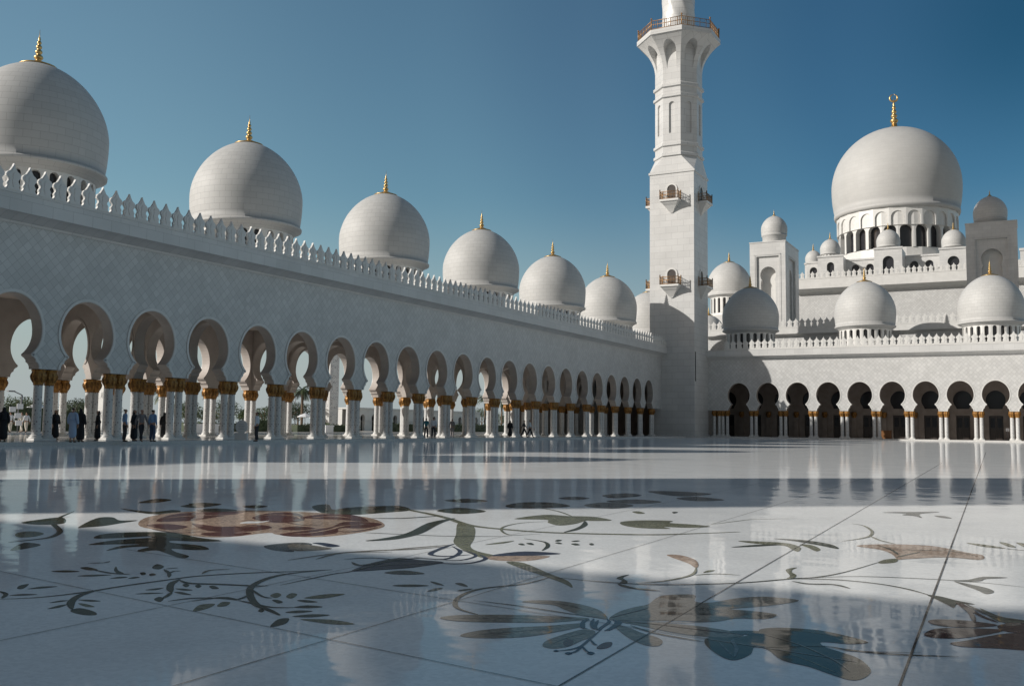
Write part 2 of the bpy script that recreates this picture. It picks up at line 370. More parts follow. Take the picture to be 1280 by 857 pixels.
mbk.box(XB-.9, XB-.5, Y0+SL*16.5, 145, POD, ZT-1.6, 1); mbk.box(XB-.5, -46.4, 144.6, 145, POD, ZT-1.6, 1)     # the corner block closes the last bays behind
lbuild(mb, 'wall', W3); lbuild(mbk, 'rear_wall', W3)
mb = MB()
strip(mb, CORN, (XL+.38, YS), (XL+.38, 139), (1, 0), ZT); strip(mb, CORN, (XB-.38, YS), (XB-.38, 139), (-1, 0), ZT)
lbuild(mb, 'cornice', M_SLAB)
mb = MB(); mb.box(XB-.2, XL+.2, YS, 146, ZT-.6, ZT-.02); lbuild(mb, 'roof', M_TRIM)
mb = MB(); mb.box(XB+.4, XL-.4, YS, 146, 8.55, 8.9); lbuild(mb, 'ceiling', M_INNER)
# pairs of cross walls between the domed bays, three arches each
mb = MB(); cols = []
XM1, XM2 = -48.05, -52.1
for i in (-6, -5, -2, -1, 2, 3, 6, 7, 10, 11, 14, 15, 18, 19):
    y = Y0+SL*i
    for xa, xb_, k in ((XL-.38, XM1, .92), (XM1, XM2, 1.18), (XM2, XB+.38, .78)):
        xc = (xa+xb_)/2; U = abs(xa-xb_)/2
        tf = lambda u, v, d: (xc+u, y-.35+.7*d, POD+v)
        pr = [(min(w*k, U-.02) if w > 0 else 0, z) for w, z in keyhole(1, 5.6, 3.62, 7.4)]
        arch_panel(mb, tf, pr, U, 8.4, 0, 0); rim(mb, tf, pr[8:], .03, .16, -.06, 0)
    if i >= -2:
        for xm in (XM1, XM2): cols += [(xm, y-.22+.44*q) for q in (0, 1)]
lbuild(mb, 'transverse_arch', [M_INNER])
for i in range(-1, 22): cols += [(XL, Y0+SL*i+s_) for s_ in (-.32, .32)]
for i in range(0, 21): cols += [(XB, Y0+SL*i+s_) for s_ in (-.32, .32)]
def merge_into(mb, me, off, mi):
    b = len(mb.v); mb.v += [(v.co.x+off[0], v.co.y+off[1], v.co.z+off[2]) for v in me.vertices]; ul = me.uv_layers[0].data
    for p in me.polygons:
        mb.f.append(tuple(b+i for i in p.vertices)); mb.m.append(mi); mb.s.append(p.use_smooth); mb.uv[len(mb.f)-1] = [tuple(ul[l].uv) for l in p.loop_indices]
cols.sort(key=lambda p: math.hypot(*p)+(14 if p[0] < XL-1 else 0))
for x, y in cols[:100]:
    LPc = link('column', ME_SHAFT, None, (x, y, POD)); link('capital', ME_CAP, LPc, (0, 0, 2.8)); link('base', ME_BASE, LPc); LP(LPc)
mb = MB()
for x, y in cols[100:]:
    merge_into(mb, ME_SHAFT, (x, y, POD), 0); merge_into(mb, ME_CAP, (x, y, POD+2.8), 1); merge_into(mb, ME_BASE, (x, y, POD), 2)
lbuild(mb, 'distant_column', [M_SHAFT, M_CAP, M_TRIM])['kind'] = 'stuff'
n0 = len(bpy.data.objects)
pm = [(XL+1.02, Y0+.44+.8778*k, ZT) for k in range(-8, 119)]
def parented_after(n, fn):
    before = set(bpy.data.objects); fn(); 
    for o in set(bpy.data.objects)-before:
        if o.parent is None: LP(o)
parented_after(0, lambda: merlons(None, pm+[(XL+1.02, Y0+.44+.8778*k, ZT) for k in range(-54, -8)]+[(XB-1.02, Y0+.44+.8778*k, ZT) for k in range(-40, 119)], PI/2))
def ldomes():
    for k in range(-2, 7):
        y = D0+DY*k if k < 6 else 139.3
        make_dome(None, -50.2, y, 17.42, 4.0, ZT-.1)
parented_after(0, ldomes)
# the same building carries on round the corner behind the viewpoint; its roof shades the foreground
YSF = -13.8
mb = MB()
for k in range(0, 15):
    xc = -44+4.2*(k+.5)
    tf = lambda u, v, d: (xc+u, YSF-.7*d, POD+v)
    arch_panel(mb, tf, keyhole(), 2.1, ZT-.9-POD, 0, 1)
mb.box(-56, 19, YSF-10.5, YSF-9.8, 0, ZT-.9); mb.box(-56, 19, YSF-10.5, YSF-.05, ZT-.7, ZT-.02)
strip(mb, CORN, (-56, YSF), (19, YSF), (0, 1), ZT)
lbuild(mb, 'return_wing', W3)
mb = MB(); mb.box(-56, 19, YSF+.45, YSF+.80, ZT, ZT+1.0); mb.box(-56, 19, YSF+.40, YSF+.85, ZT+1.0, ZT+1.1)  # unseen solid edge instead of merlons, added to cast a crisp foreground shadow
lbuild(mb, 'return_wing_shadow_edge', M_TRIM)

# ------------------------------------------------------------------ right arcade building (closes the far side)
YR = 135.0
x942 = at(942.4, 530, 1, YR).x; SR = (at(1268.7, 530, 1, YR).x-x942)/8
right = empty('arcade_building', (x942, YR, 0), 'sunlit white arcade across the far side, dark arches below three domes', 'arcade')
RINV = Matrix.Translation(Vector((-x942, -YR, 0)))
def RP(o): o.parent = right; o.matrix_parent_inverse = RINV; return o
def after(fn, P):
    before = set(bpy.data.objects); fn()
    for o in set(bpy.data.objects)-before:
        if o.parent is None: P(o)
ZR = 12.12; XE = x942+SR*14
mb = MB(); KR = keyhole(SR/3.98, 5.62, 3.56, 7.38)
for i in range(-1, 14):
    xc = x942+SR*(i+.5)
    tf = lambda u, v, d: (xc+u, YR-.38+.76*d if d >= 0 else YR-.38+d, POD+v)
    arch_panel(mb, tf, KR, SR/2, ZR-.9-POD, 0, 1, mback=1); rim(mb, tf, KR, .02, .12, -.04, 2)
mb.box(-41, x942-SR, YR-.38, YR+.38, POD+3.56, ZR-.9)
RP(mb.build('wall', W3))
mb = MB(); strip(mb, CORN, (-41, YR-.38), (XE, YR-.38), (0, -1), ZR); RP(mb.build('cornice', M_SLAB))
mb = MB(); mb.box(-48, XE, YR-.1, YR+11, ZR-.6, ZR-.02); RP(mb.build('roof', M_TRIM))
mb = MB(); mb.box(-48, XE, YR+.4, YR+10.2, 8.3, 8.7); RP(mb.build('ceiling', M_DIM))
# back wall with keyhole glazing over a door band
YQ = YR+10.2; xq = at(1244.5, 500, 1, YQ).x
mb = MB(); mg = MB()
for i in range(-9, 6):
    xc = xq+SR*i
    tf = lambda u, v, d: (xc+u, YQ+.5*d, POD+v)
    kk = [(w*.78, 4.15+(z-4.22)*.84) for w, z in keyhole(1, 5.55, 3.62, 7.1)[7:]]
    arch_panel(mb, tf, [(kk[0][0], 4.1)]+kk[1:], SR/2, 8.4, 0, 0, back=False)
    mb.box(xc-SR/2, xc-.86, YQ, YQ+.5, POD, POD+4.1); mb.box(xc+.86, xc+SR/2, YQ, YQ+.5, POD, POD+4.1); mb.box(xc-.86, xc+.86, YQ, YQ+.5, POD+3.2, POD+4.1)
    mg.quad([(xc-1.6, YQ+.42, POD+4), (xc+1.6, YQ+.42, POD+4), (xc+1.6, YQ+.42, 7.6), (xc-1.6, YQ+.42, 7.6)])
    for s in (-.42, .42):
        md = MB()
        md.box(xc+s-.41, xc+s+.41, YQ+.30, YQ+.38, POD, POD+3.18)
        md.box(xc+s-.28, xc+s+.28, YQ+.26, YQ+.31, POD+.4, POD+1.4); md.box(xc+s-.28, xc+s+.28, YQ+.26, YQ+.31, POD+1.6, POD+2.9, 1); RP(md.build('door', [M_WOOD, M_GLASS]))
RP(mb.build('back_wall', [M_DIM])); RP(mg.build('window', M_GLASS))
def rcols():
    for i in range(-1, 14):
        for s in (-.31, .31): column(None, x942+SR*i+s, YR)
        if i >= -1 and i < 12:
            xp = xq+SR*(i-9.5); pb = MB(); pb.box(xp-.32, xp+.32, YQ-.3, YQ+.01, POD, POD+2.8); pb.box(xp-.38, xp+.38, YQ-.36, YQ+.01, POD, POD+.25); o_ = pb.build('pilaster', M_DIM); link('capital', ME_CAP, o_, (xp, YQ-.2, POD+2.8))
    column(None, -39.0, YR); column(None, -38.3, YR)
after(rcols, RP)
after(lambda: merlons(None, [(x942-3.4+.868*k, YR-1.02, ZR) for k in range(0, 60)], 0), RP)
after(lambda: [make_dome(None, at(px, 385, 1, YR+5.4).x, YR+5.4, zz, 4.0, ZR-.1) for px, zz in ((938, 17.4), (1081, 17.4), (1238.5, 17.32))], RP)

# ------------------------------------------------------------------ minaret
def octring(a, c, z, ox=0, oy=0):
    return [(ox+x, oy+y, z) for x, y in ((a, -(a-c)), (a, a-c), (a-c, a), (-(a-c), a), (-a, a-c), (-a, -(a-c)), (-(a-c), -a), (a-c, -a))]
OC = 2-math.sqrt(2)
def make_minaret(parent, MX, MY, P, full=True):
    H = 3.2
    mb = MB(); sec = [(3.34, .03, 0), (3.34, .03, .35), (H, .02, .42), (H, .02, 36.55), (H+.14, .02, 36.6), (H+.14, .02, 36.9), (H+.02, .04, 36.95)]
    o = 3.08; sec += [(o, o*OC, 39.1), (o+.22, (o+.22)*OC, 39.15), (o+.22, (o+.22)*OC, 39.5), (o, o*OC, 39.7), (o, o*OC, 40.5), (o+.22, (o+.22)*OC, 40.6), (o+.22, (o+.22)*OC, 40.95), (o, o*OC, 41.1)]
    mb.loft([octring(a, c, z) for a, c, z in sec], 0)
    # octagonal tier with tall blind arches
    def tier(z0, z1, w, h0, h1):
        for k in range(8):
            an = k*PI/4; ca, sa = math.cos(an), math.sin(an); U = o*math.tan(PI/8)
            tf = lambda u, v, d: ((o-.22*d)*ca-u*sa, (o-.22*d)*sa+u*ca, v)
            pr = roundarch(w, h0, h1, 6)
            mb.quad([tf(-U, z0, 0), tf(U, z0, 0), tf(U, h0, 0), tf(-U, h0, 0)])
            arch_panel(mb, tf, pr, U, z1, 0, 0, back=False, under=False)
            mb.quad([tf(-w, h0, 1), tf(w, h0, 1), tf(w, h1, 1), tf(-w, h1, 1)]); mb.quad([tf(-w, h0, 0), tf(w, h0, 0), tf(w, h0, 1), tf(-w, h0, 1)])
    tier(41.1, 47.5, .42, 42.4, 46.9)
    sec = [(o, 47.5), (o+.24, 47.6), (o+.24, 47.95), (o, 48.1), (o, 49.0), (o+.24, 49.1), (o+.24, 49.5), (o, 49.7), (o, 52.6)]
    mb.loft([octring(a, a*OC, z) for a, z in sec], 0)
    # flaring neck: arched hollows between eight ribs
    Z0, Z1 = 51.6, 56.0
    def fa(v): 
        t = max(0, min(1, (v-Z0)/(Z1-Z0))); return o+.01+2.15*t**2.1+.12*t
    for k in range(8):
        an = k*PI/4; ca, sa = math.cos(an), math.sin(an); T = math.tan(PI/8)
        pr = [(.62+.10*(v-Z0), v) for v in [Z0+.1+i*.28 for i in range(10)]]
        w0, v0 = pr[-1]
        for i in range(1, 8):
            q = PI/2*i/7; pr.append((w0*math.cos(q) if i < 7 else 0, v0+1.15*math.sin(q)))
        def tf(u, v, d):
            a = fa(v); rr = a+(o+.0-a)*d
            if abs(u) > 50: u = math.copysign(a*T, u)
            return (rr*ca-u*sa, rr*sa+u*ca, v)
        arch_panel(mb, tf, pr, 99, 56.0, 0, 0, back=False, under=False, extra=(55.7, 55.85) if pr[-1][1] < 55.6 else ())
    mb.loft([octring(a, a*OC, z) for a, z in [(o, 52.6), (o, 56.0)]], 0)
    mb.loft([octring(a, a*OC, z) for a, z in [(5.34, 56.0), (5.5, 56.05), (5.5, 56.7), (5.3, 56.8)]], 0, caps=True)
    mb.lathe([(2.45, 56.8), (2.45, 58.2), (2.3, 58.4)], n=32)
    # round tier with spiral ribs
    n = 48; rings = []
    for i in range(90):
        z = 58.4+i*.28; tw = z*.22
        rings.append([((2.28+.10*max(0, math.cos(8*(2*PI*j/n+tw)))**2)*math.cos(2*PI*j/n), (2.28+.10*max(0, math.cos(8*(2*PI*j/n+tw)))**2)*math.sin(2*PI*j/n), z) for j in range(n)])
    mb.loft(rings, 0, True)
    mb.lathe([(2.3, 83.3), (2.5, 83.6), (3.4, 85.0), (3.4, 85.5), (1.8, 85.5), (1.7, 90), (1.9, 90.3), (2.0, 91), (1.6, 92.2), (.5, 93.6), (0, 94)], n=32)
    body = mb.build('shaft' if full else 'corner_minaret', M_MINA); P(body)
    if not full: body.location = (MX, MY, 0); body.scale = (.87, .87, 1); return
    body.location = (MX, MY, 0)
    # platform railing
    rl = MB()
    R = octring(5.3, 5.3*OC, 56.75)
    for k in range(8):
        a, b = Vector(R[k]), Vector(R[(k+1) % 8])
        rl.tube(a, a+Vector((0, 0, 1.5)), .09); rl.lathe([(.0, 1.5), (.13, 1.55), (.13, 1.65), (.0, 1.75)], (a.x, a.y, a.z), 8)
        for z in (.12, .75, 1.3): rl.tube(a+Vector((0, 0, z)), b+Vector((0, 0, z)), .045)
        for j in range(1, 14):
            p = a.lerp(b, j/14); rl.tube(p+Vector((0, 0, .1)), p+Vector((0, 0, 1.3)), .03 if j % 3 else .06, 5)
    r_ = rl.build('platform_railing', M_RAIL); r_.location = (MX, MY, 0); P(r_)
    # balconies on the square shaft
    for zb in (32.45, 20.55):
        for k in range(4):
            an = -PI/2+k*PI/2; ca, sa = math.cos(an), math.sin(an)
            def T(u, out, z): return Vector(((H+out)*ca-u*sa, (H+out)*sa+u*ca, z))
            b = MB()
            def bx(u0, u1, o0, o1, z0, z1, mi=0):
                p = [T(u, q, z) for z in (z0, z1) for q in (o0, o1) for u in (u0, u1)]
                for f in ((0, 2, 3, 1), (4, 5, 7, 6), (0, 1, 5, 4), (2, 6, 7, 3), (0, 4, 6, 2), (1, 3, 7, 5)): b.quad([p[i] for i in f], mi)
            bx(-1.36, 1.36, -.02, 1.3, zb, zb+.28)
            rg = [[T(-w, -.02, z), T(w, -.02, z), T(w, q, z), T(-w, q, z)] for w, q, z in ((.12, .1, zb-1.5), (.35, .22, zb-1.25), (.55, .45, zb-.9), (.85, .7, zb-.55), (1.05, 1.0, zb-.25), (1.22, 1.15, zb-.0))]
            b.loft(rg, 0, caps=True)
            bb = b.build('balcony', M_TRIM); bb.location = (MX, MY, 0); P(bb)
            g = MB()
            cs = [(-1.29, 0), (-1.29, 1.22), (1.29, 1.22), (1.29, 0)]
            for (u0, q0), (u1, q1) in zip(cs, cs[1:]):
                a, c = T(u0, q0, zb+.28), T(u1, q1, zb+.28); up = Vector((0, 0, 1))
                for z in (.08, .62, 1.05): g.tube(a+up*z, c+up*z, .04)
                nn = int((c-a).length/.2)
                for j in range(nn+1):
                    p = a.lerp(c, j/nn); g.tube(p, p+up*1.05, .055 if j in (0, nn) else .028, 5)
                for p in (a, c): g.tube(p, p+up*1.35, .08)
            gg = g.build('railing', M_RAIL, bb)
            h = MB(); pr = roundarch(.62, zb+.28, zb+2.5, 7)
            out_ = [T(s_*w, .01, v) for s_, seq in ((1, pr), (-1, pr[::-1][1:])) for w, v in seq]
            h.quad(out_, 0); h.build('doorway', M_WOOD, bb)
            f_ = MB(); tf = lambda u, v, d: T(u, .0-d, v); rim(f_, tf, pr, .0, .22, -.10, 0); f_.build('door_surround', M_TRIM, bb)
    s_ = MB(); s_.box(H, H+.02, -3.02+.0, -2.62, 7.6, 11.6); q = s_.build('slit_window', M_GLASS); q.location = (MX, MY, 0); P(q)
MX, MY = -43.0, 131.6
mina = empty('minaret', (MX, MY, 0), 'tall white minaret, square below and octagonal above, at the corner where both arcades meet', 'minaret')
def MP(o): o.parent = mina; o.matrix_parent_inverse = Matrix.Translation(Vector((-MX, -MY, 0))); return o
make_minaret(None, MX, MY, MP)
make_minaret(None, -43.0, -15.3, LP, full=False)

# ------------------------------------------------------------------ prayer hall behind the right arcade
hall = empty('prayer_hall', (-20, 170, 0), 'great white prayer hall with one huge dome above stepped terraces at the right', 'building')
def HP(o): o.parent = hall; o.matrix_parent_inverse = Matrix.Translation(Vector((20, -170, 0))); return o
def terrace(Y, pxl, pyl, xr, cb=1.0, name='terrace_wall', mer=True, depth=8):
    a = at(pxl, pyl, 1, Y); z = a.z
    mb = MB(); mb.box(a.x, xr, Y, Y+depth, 0, z-.3); 
    strip(mb, [(p*cb, zz*cb) for p, zz in CORN], (a.x-.3, Y), (xr, Y), (0, -1), z, 1)
    HP(mb.build(name, [M_DIAM, M_TRIM]))
    if mer: after(lambda: merlons(None, [(a.x+.4+.9*k, Y-.75, z) for k in range(int((xr-a.x)/.9))], 0, 60), HP)
    return a.x, z
terrace(150, 884, 414, 4.0)
x3, z3 = terrace(192, 990, 351.5, 16.0, 2.1, mer=False)
after(lambda: merlons(None, [(x3+.4+.95*k, 192-1.6, z3) for k in range(54)], 0, 60), HP)
# upper body with arched windows, in front of the drum
YT = 226
def upper(pxa, pxb, pya, pyb, Y, nw, hw, h0, h1, depth=10, name='clerestory'):
    """a wall between two pixel columns, from pyb (bottom) to pya (top), with nw round-headed windows"""
    A = at(pxa, pya, 1, Y); B = at(pxb, pya, 1, Y); z0 = at(pxa, pyb, 1, Y).z; z1 = (A.z+B.z)/2
    mb = MB(); mg = []; U = (B.x-A.x)/nw/2
    for k in range(nw):
        xc = A.x+U*(2*k+1); tf = lambda u, v, d: (xc+u, Y+.8*d, v)
        pr = roundarch(hw, z0+(z1-z0)*h0, z0+(z1-z0)*h1, 6)
        mb.quad([tf(-U, z0, 0), tf(U, z0, 0), tf(U, pr[0][1], 0), tf(-U, pr[0][1], 0)])
        arch_panel(mb, tf, pr, U, z1, 0, 0, back=False, under=False)
        g1 = MB(); g1.quad([(xc-hw, Y+.6, pr[0][1]), (xc+hw, Y+.6, pr[0][1]), (xc+hw, Y+.6, pr[-1][1]), (xc-hw, Y+.6, pr[-1][1])]); mg.append(g1)
    mb.quad([(A.x, Y, z0), (A.x, Y+depth, z0), (A.x, Y+depth, z1), (A.x, Y, z1)]); mb.quad([(B.x, Y, z0), (B.x, Y+depth, z0), (B.x, Y+depth, z1), (B.x, Y, z1)])
    mb.quad([(A.x, Y, z1), (B.x, Y, z1), (B.x, Y+depth, z1), (A.x, Y+depth, z1)])
    mb.box(A.x-.15, B.x+.15, Y-.2, Y+.15, z1-.02, z1+.35)
    o = HP(mb.build(name, M_SLAB))
    for g1 in mg: g1.build('window', M_GLASS, o)
    return A, B, z1
upper(1008, 1250, 322, 352, 232, 13, .85, .2, .78, 10)
for pa, pb, pt, Yt, pc, pr_, pap in ((1092.5, 1127.5, 311, 226, 1110, 15, 287), (1174, 1209, 311, 226, 1191.5, 15, 287), (1022, 1054, 321, 228, 1037.5, 13, 299), (1006, 1028, 330, 236, 1016.5, 10.5, 313)):
    A, B, z1 = upper(pa, pb, pt, 352, Yt, 1, 1.15 if pr_ > 14 else .8, .2, .78, 7, 'turret')
    C = at(pc, pap, 1, Yt+3.4); dep = (C-Vector((0, 0, CH))).dot(FW); r = pr_*.94*dep/F
    after(lambda: make_dome(None, C.x, C.y, C.z-1.07*r, r, z1, 14, 1.9, 'small_dome', finr=.2*r), HP)
# main dome
C = at(1119.5, 236, 1, 263); dep = (C-Vector((0, 0, CH))).dot(FW); RM = 76.2*dep/F
mb = MB(); prof = dome_prof(RM, True); rb, zb = prof[0]
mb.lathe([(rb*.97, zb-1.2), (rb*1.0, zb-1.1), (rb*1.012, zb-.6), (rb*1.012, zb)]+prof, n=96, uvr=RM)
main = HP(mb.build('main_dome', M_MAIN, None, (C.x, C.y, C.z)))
NW = 24; Rd = rb*.965; zt = zb-1.2
md = MB(); zs = zt-13.2; U = Rd*math.tan(PI/NW)
# scalloped ring over tall recessed arches, then the windows themselves
ring_arch_wall(md, (0, 0, 0), Rd, NW, zs, zt, roundarch(U*.80, zt-4.4, zt-.9, 8), .35, 0, 0, a0=PI/NW)
ring_arch_wall(md, (0, 0, 0), Rd-.36, NW, zs, zt, roundarch(1.45, zs+3.4, zs+9.0, 8), 1.5, 0, 0, a0=0)
md.lathe([(Rd-.34, zt-4.4), (Rd+.05, zt-4.4)], n=NW*2, smooth=False)
md.lathe([(Rd-.36, zs-1), (Rd-.36, zs+3.4)], n=NW, smooth=False)
md.lathe([(Rd+1.3, zs-4), (Rd+1.3, zs+.6), (Rd+.9, zs+.9), (Rd+.4, zs+1.1), (Rd-.4, zs+1.1)], n=NW*2)
md.build('drum', [M_TRIM], main)
mg = MB(); mg.lathe([(Rd-1.75, zs), (Rd-1.75, zt)], n=NW*2, smooth=False); mg.build('drum_glass', M_GLASS, main)
link('finial', finial_mesh(8.8, 2.7, True), main, (0, 0, prof[-1][1]-.15), YAW*-.5)
# further dome on a drum beside the minaret, and the low one beyond the terrace
for px, wy, pr_, Yd, rf in ((911.5, 356, 27, 176, 398), (886, 414, 19, 153, 428)):
    C2 = at(px, wy, 1, Yd); dep = (C2-Vector((0, 0, CH))).dot(FW); r = pr_*dep/F
    zr = at(px, rf, 1, Yd).z
    after(lambda: make_dome(None, C2.x, C2.y, C2.z, r, zr, 20, 2.3 if pr_ > 20 else 1.6, 'side_dome'), HP)
    mb = MB(); mb.box(C2.x-r*1.1, C2.x+r*1.5, C2.y-r*1.1, C2.y+r*1.1, 0, zr+.02); HP(mb.build('dome_base', M_SLAB))
# parapet block just visible at the right edge of view
a = at(1275, 313, 1, 196); mb = MB(); mb.box(a.x, a.x+5, 196, 201, 20, a.z); mb.box(a.x-.15, a.x+5, 195.85, 196.1, a.z-.02, a.z+.4); HP(mb.build('stair_head', M_SLAB))

# gate towers with keyhole niches and a little dome
def tower(Y, pxa, pxb, pyt, pcx, frac, label, pr_, pap, hz, rn, D, fl, fr, fpy):
    A = at(pxa, pyt, 1, Y); B = at(pxb, pyt, 1, Y); zt = (A.z+B.z)/2; w = B.x-A.x; xc = (A.x+B.x)/2; U = w/2
    t = empty('gate_tower', (xc, Y, 0), label, 'tower')
    inv = Matrix.Translation(Vector((-xc, -Y, 0)))
    def P(o): o.parent = t; o.matrix_parent_inverse = inv; return o
    mb = MB(); C0 = at(pcx, hz, 1, Y); zc = C0.z; rn = rn*(C0-Vector((0, 0, CH))).dot(FW)/F
    bot = zc-9.0; ng = rn*.80; sw = rn*.94; a0 = -math.acos(ng/rn)
    pr = [(sw, bot), (sw, zc+rn*math.sin(a0)-.42*rn), (rn*.86, zc+rn*math.sin(a0)-.14*rn), (ng, zc+rn*math.sin(a0))]+[(rn*math.cos(a0+(PI/2-a0)*i/14) if i < 14 else 0, zc+rn*1.06*math.sin(a0+(PI/2-a0)*i/14)) for i in range(1, 15)]
    pr = [(x, min(z, pr[-1][1])) for x, z in pr]
    fu = (at(fr, fpy, 1, Y).x-at(fl, fpy, 1, Y).x)/2; ft = at(pcx, fpy, 1, Y).z
    for (ax, ay, o0) in (((1, 0), (0, 1), (xc, Y)), ((0, 1), (-1, 0), (xc+U, Y+D/2))):
        Uf = U if ax[0] else D/2
        def tf(u, v, d, ax=ax, ay=ay, o0=o0): return (o0[0]+ax[0]*u+ay[0]*d, o0[1]+ax[1]*u+ay[1]*d, v)
        f2 = fu*min(1.25, Uf/U); pr2 = pr
        for s in (1, -1):
            mb.quad([tf(s*f2, 0, 0), tf(s*Uf, 0, 0), tf(s*Uf, zt, 0), tf(s*f2, zt, 0)][::s])
            mb.quad([tf(s*f2, bot, 0), tf(s*f2, ft, 0), tf(s*f2, ft, .35), tf(s*f2, bot, .35)][::s])
            mb.quad([tf(s*(f2+.35), bot, -.06), tf(s*(f2+.35), ft+.35, -.06), tf(s*(f2+.2), ft+.2, -.06), tf(s*(f2+.2), bot, -.06)])
        mb.quad([tf(-f2-.35, ft+.2, -.06), tf(f2+.35, ft+.2, -.06), tf(f2+.35, ft+.35, -.06), tf(-f2-.35, ft+.35, -.06)])
        mb.quad([tf(-f2, ft, 0), tf(f2, ft, 0), tf(f2, zt, 0), tf(-f2, zt, 0)]); mb.quad([tf(-f2, ft, 0), tf(f2, ft, 0), tf(f2, ft, .35), tf(-f2, ft, .35)])
        mb.quad([tf(-f2, 0, 0), tf(f2, 0, 0), tf(f2, bot, 0), tf(-f2, bot, 0)])
        tf2 = lambda u, v, d: tf(u, v, .35+d*1.3)
        arch_panel(mb, tf2, pr2, f2, ft, 0, 0, back=False, under=False)
        mb.quad([tf(-f2, bot, 1.6), tf(f2, bot, 1.6), tf(f2, ft, 1.6), tf(-f2, ft, 1.6)], 1)
    mb.quad([(xc-U, Y, 0), (xc-U, Y+D, 0), (xc-U, Y+D, zt), (xc-U, Y, zt)]); mb.quad([(xc-U, Y+D, 0), (xc+U, Y+D, 0), (xc+U, Y+D, zt), (xc-U, Y+D, zt)])
    mb.box(xc-U-.08, xc+U+.08, Y-.08, Y+D+.08, zt-.0, zt+.18)
    P(mb.build('tower_body', [M_SLAB, M_TRIM]))
    C = at(pcx+frac, pap, 1, Y+min(D, 7)/2); dep = (C-Vector((0, 0, CH))).dot(FW); r = pr_*dep/F
    before = set(bpy.data.objects)
    m2 = MB(); pf = dome_prof(r); rb, zb = pf[0]
    zo = zt+.18-(C.z-1.07*r)
    m2.lathe([(rb*.93, zo), (rb*.93, zb-.10*r), (rb*1.0, zb-.06*r), (rb*1.01, zb)]+pf, n=40, uvr=r)
    d = P(m2.build('dome', M_DOME, None, (C.x, C.y, C.z-1.07*r)))
    link('finial', finial_mesh(1.2, .16*r), d, (0, 0, pf[-1][1]-.03*r))
tower(161, 937, 981.5, 303, 960, 7.5, 'sunlit square white tower with a keyhole niche and small dome, just right of the minaret', 16.0, 270, 343, 9.8, 10.5, 948, 976, 320)
tower(166, 1206.5, 1271, 278.5, 1238.5, -1.5, 'shaded bluish square tower with a keyhole niche and small dome, at the right edge', 19.5, 245.5, 323, 12.3, 6.0, 1218, 1258, 298)

# ------------------------------------------------------------------ ground, podium, water
def structure(o): o['kind'] = 'structure'; return o
M_GROUND = mat('outer_paving', (.5, .47, .42), .7); vary(M_GROUND, (.42, .39, .34), (.54, .51, .46), .05)
mb = MB(); mb.quad([(-9000, -9000, -.02), (9000, -9000, -.02), (9000, 9000, -.02), (-9000, 9000, -.02)]); structure(mb.build('ground', M_GROUND))
M_POD = polish(mat('podium_marble', (.62, .61, .59), .1), (.60, .59, .57))
mb = MB()
mb.box(-60.5, -41.0, YS, 150, -.01, POD); mb.box(-41.0, XE, 133.1, 150, -.01, POD)
mb.box(-62, -60.5, YS, 150, -.01, .165)
structure(mb.build('podium', M_POD))
M_WATER = mat('pool_water', (.02, .12, .22), .04)
mb = MB(); mb.box(-70.5, -62.0, 0, 200, -.015, .13); structure(mb.build('pool', M_WATER))
mb = MB(); mb.box(-71.5, -70.5, 0, 200, -.01, .18); mb.box(-84, -71.5, 0, 200, -.012, .15); structure(mb.build('terrace', M_POD))

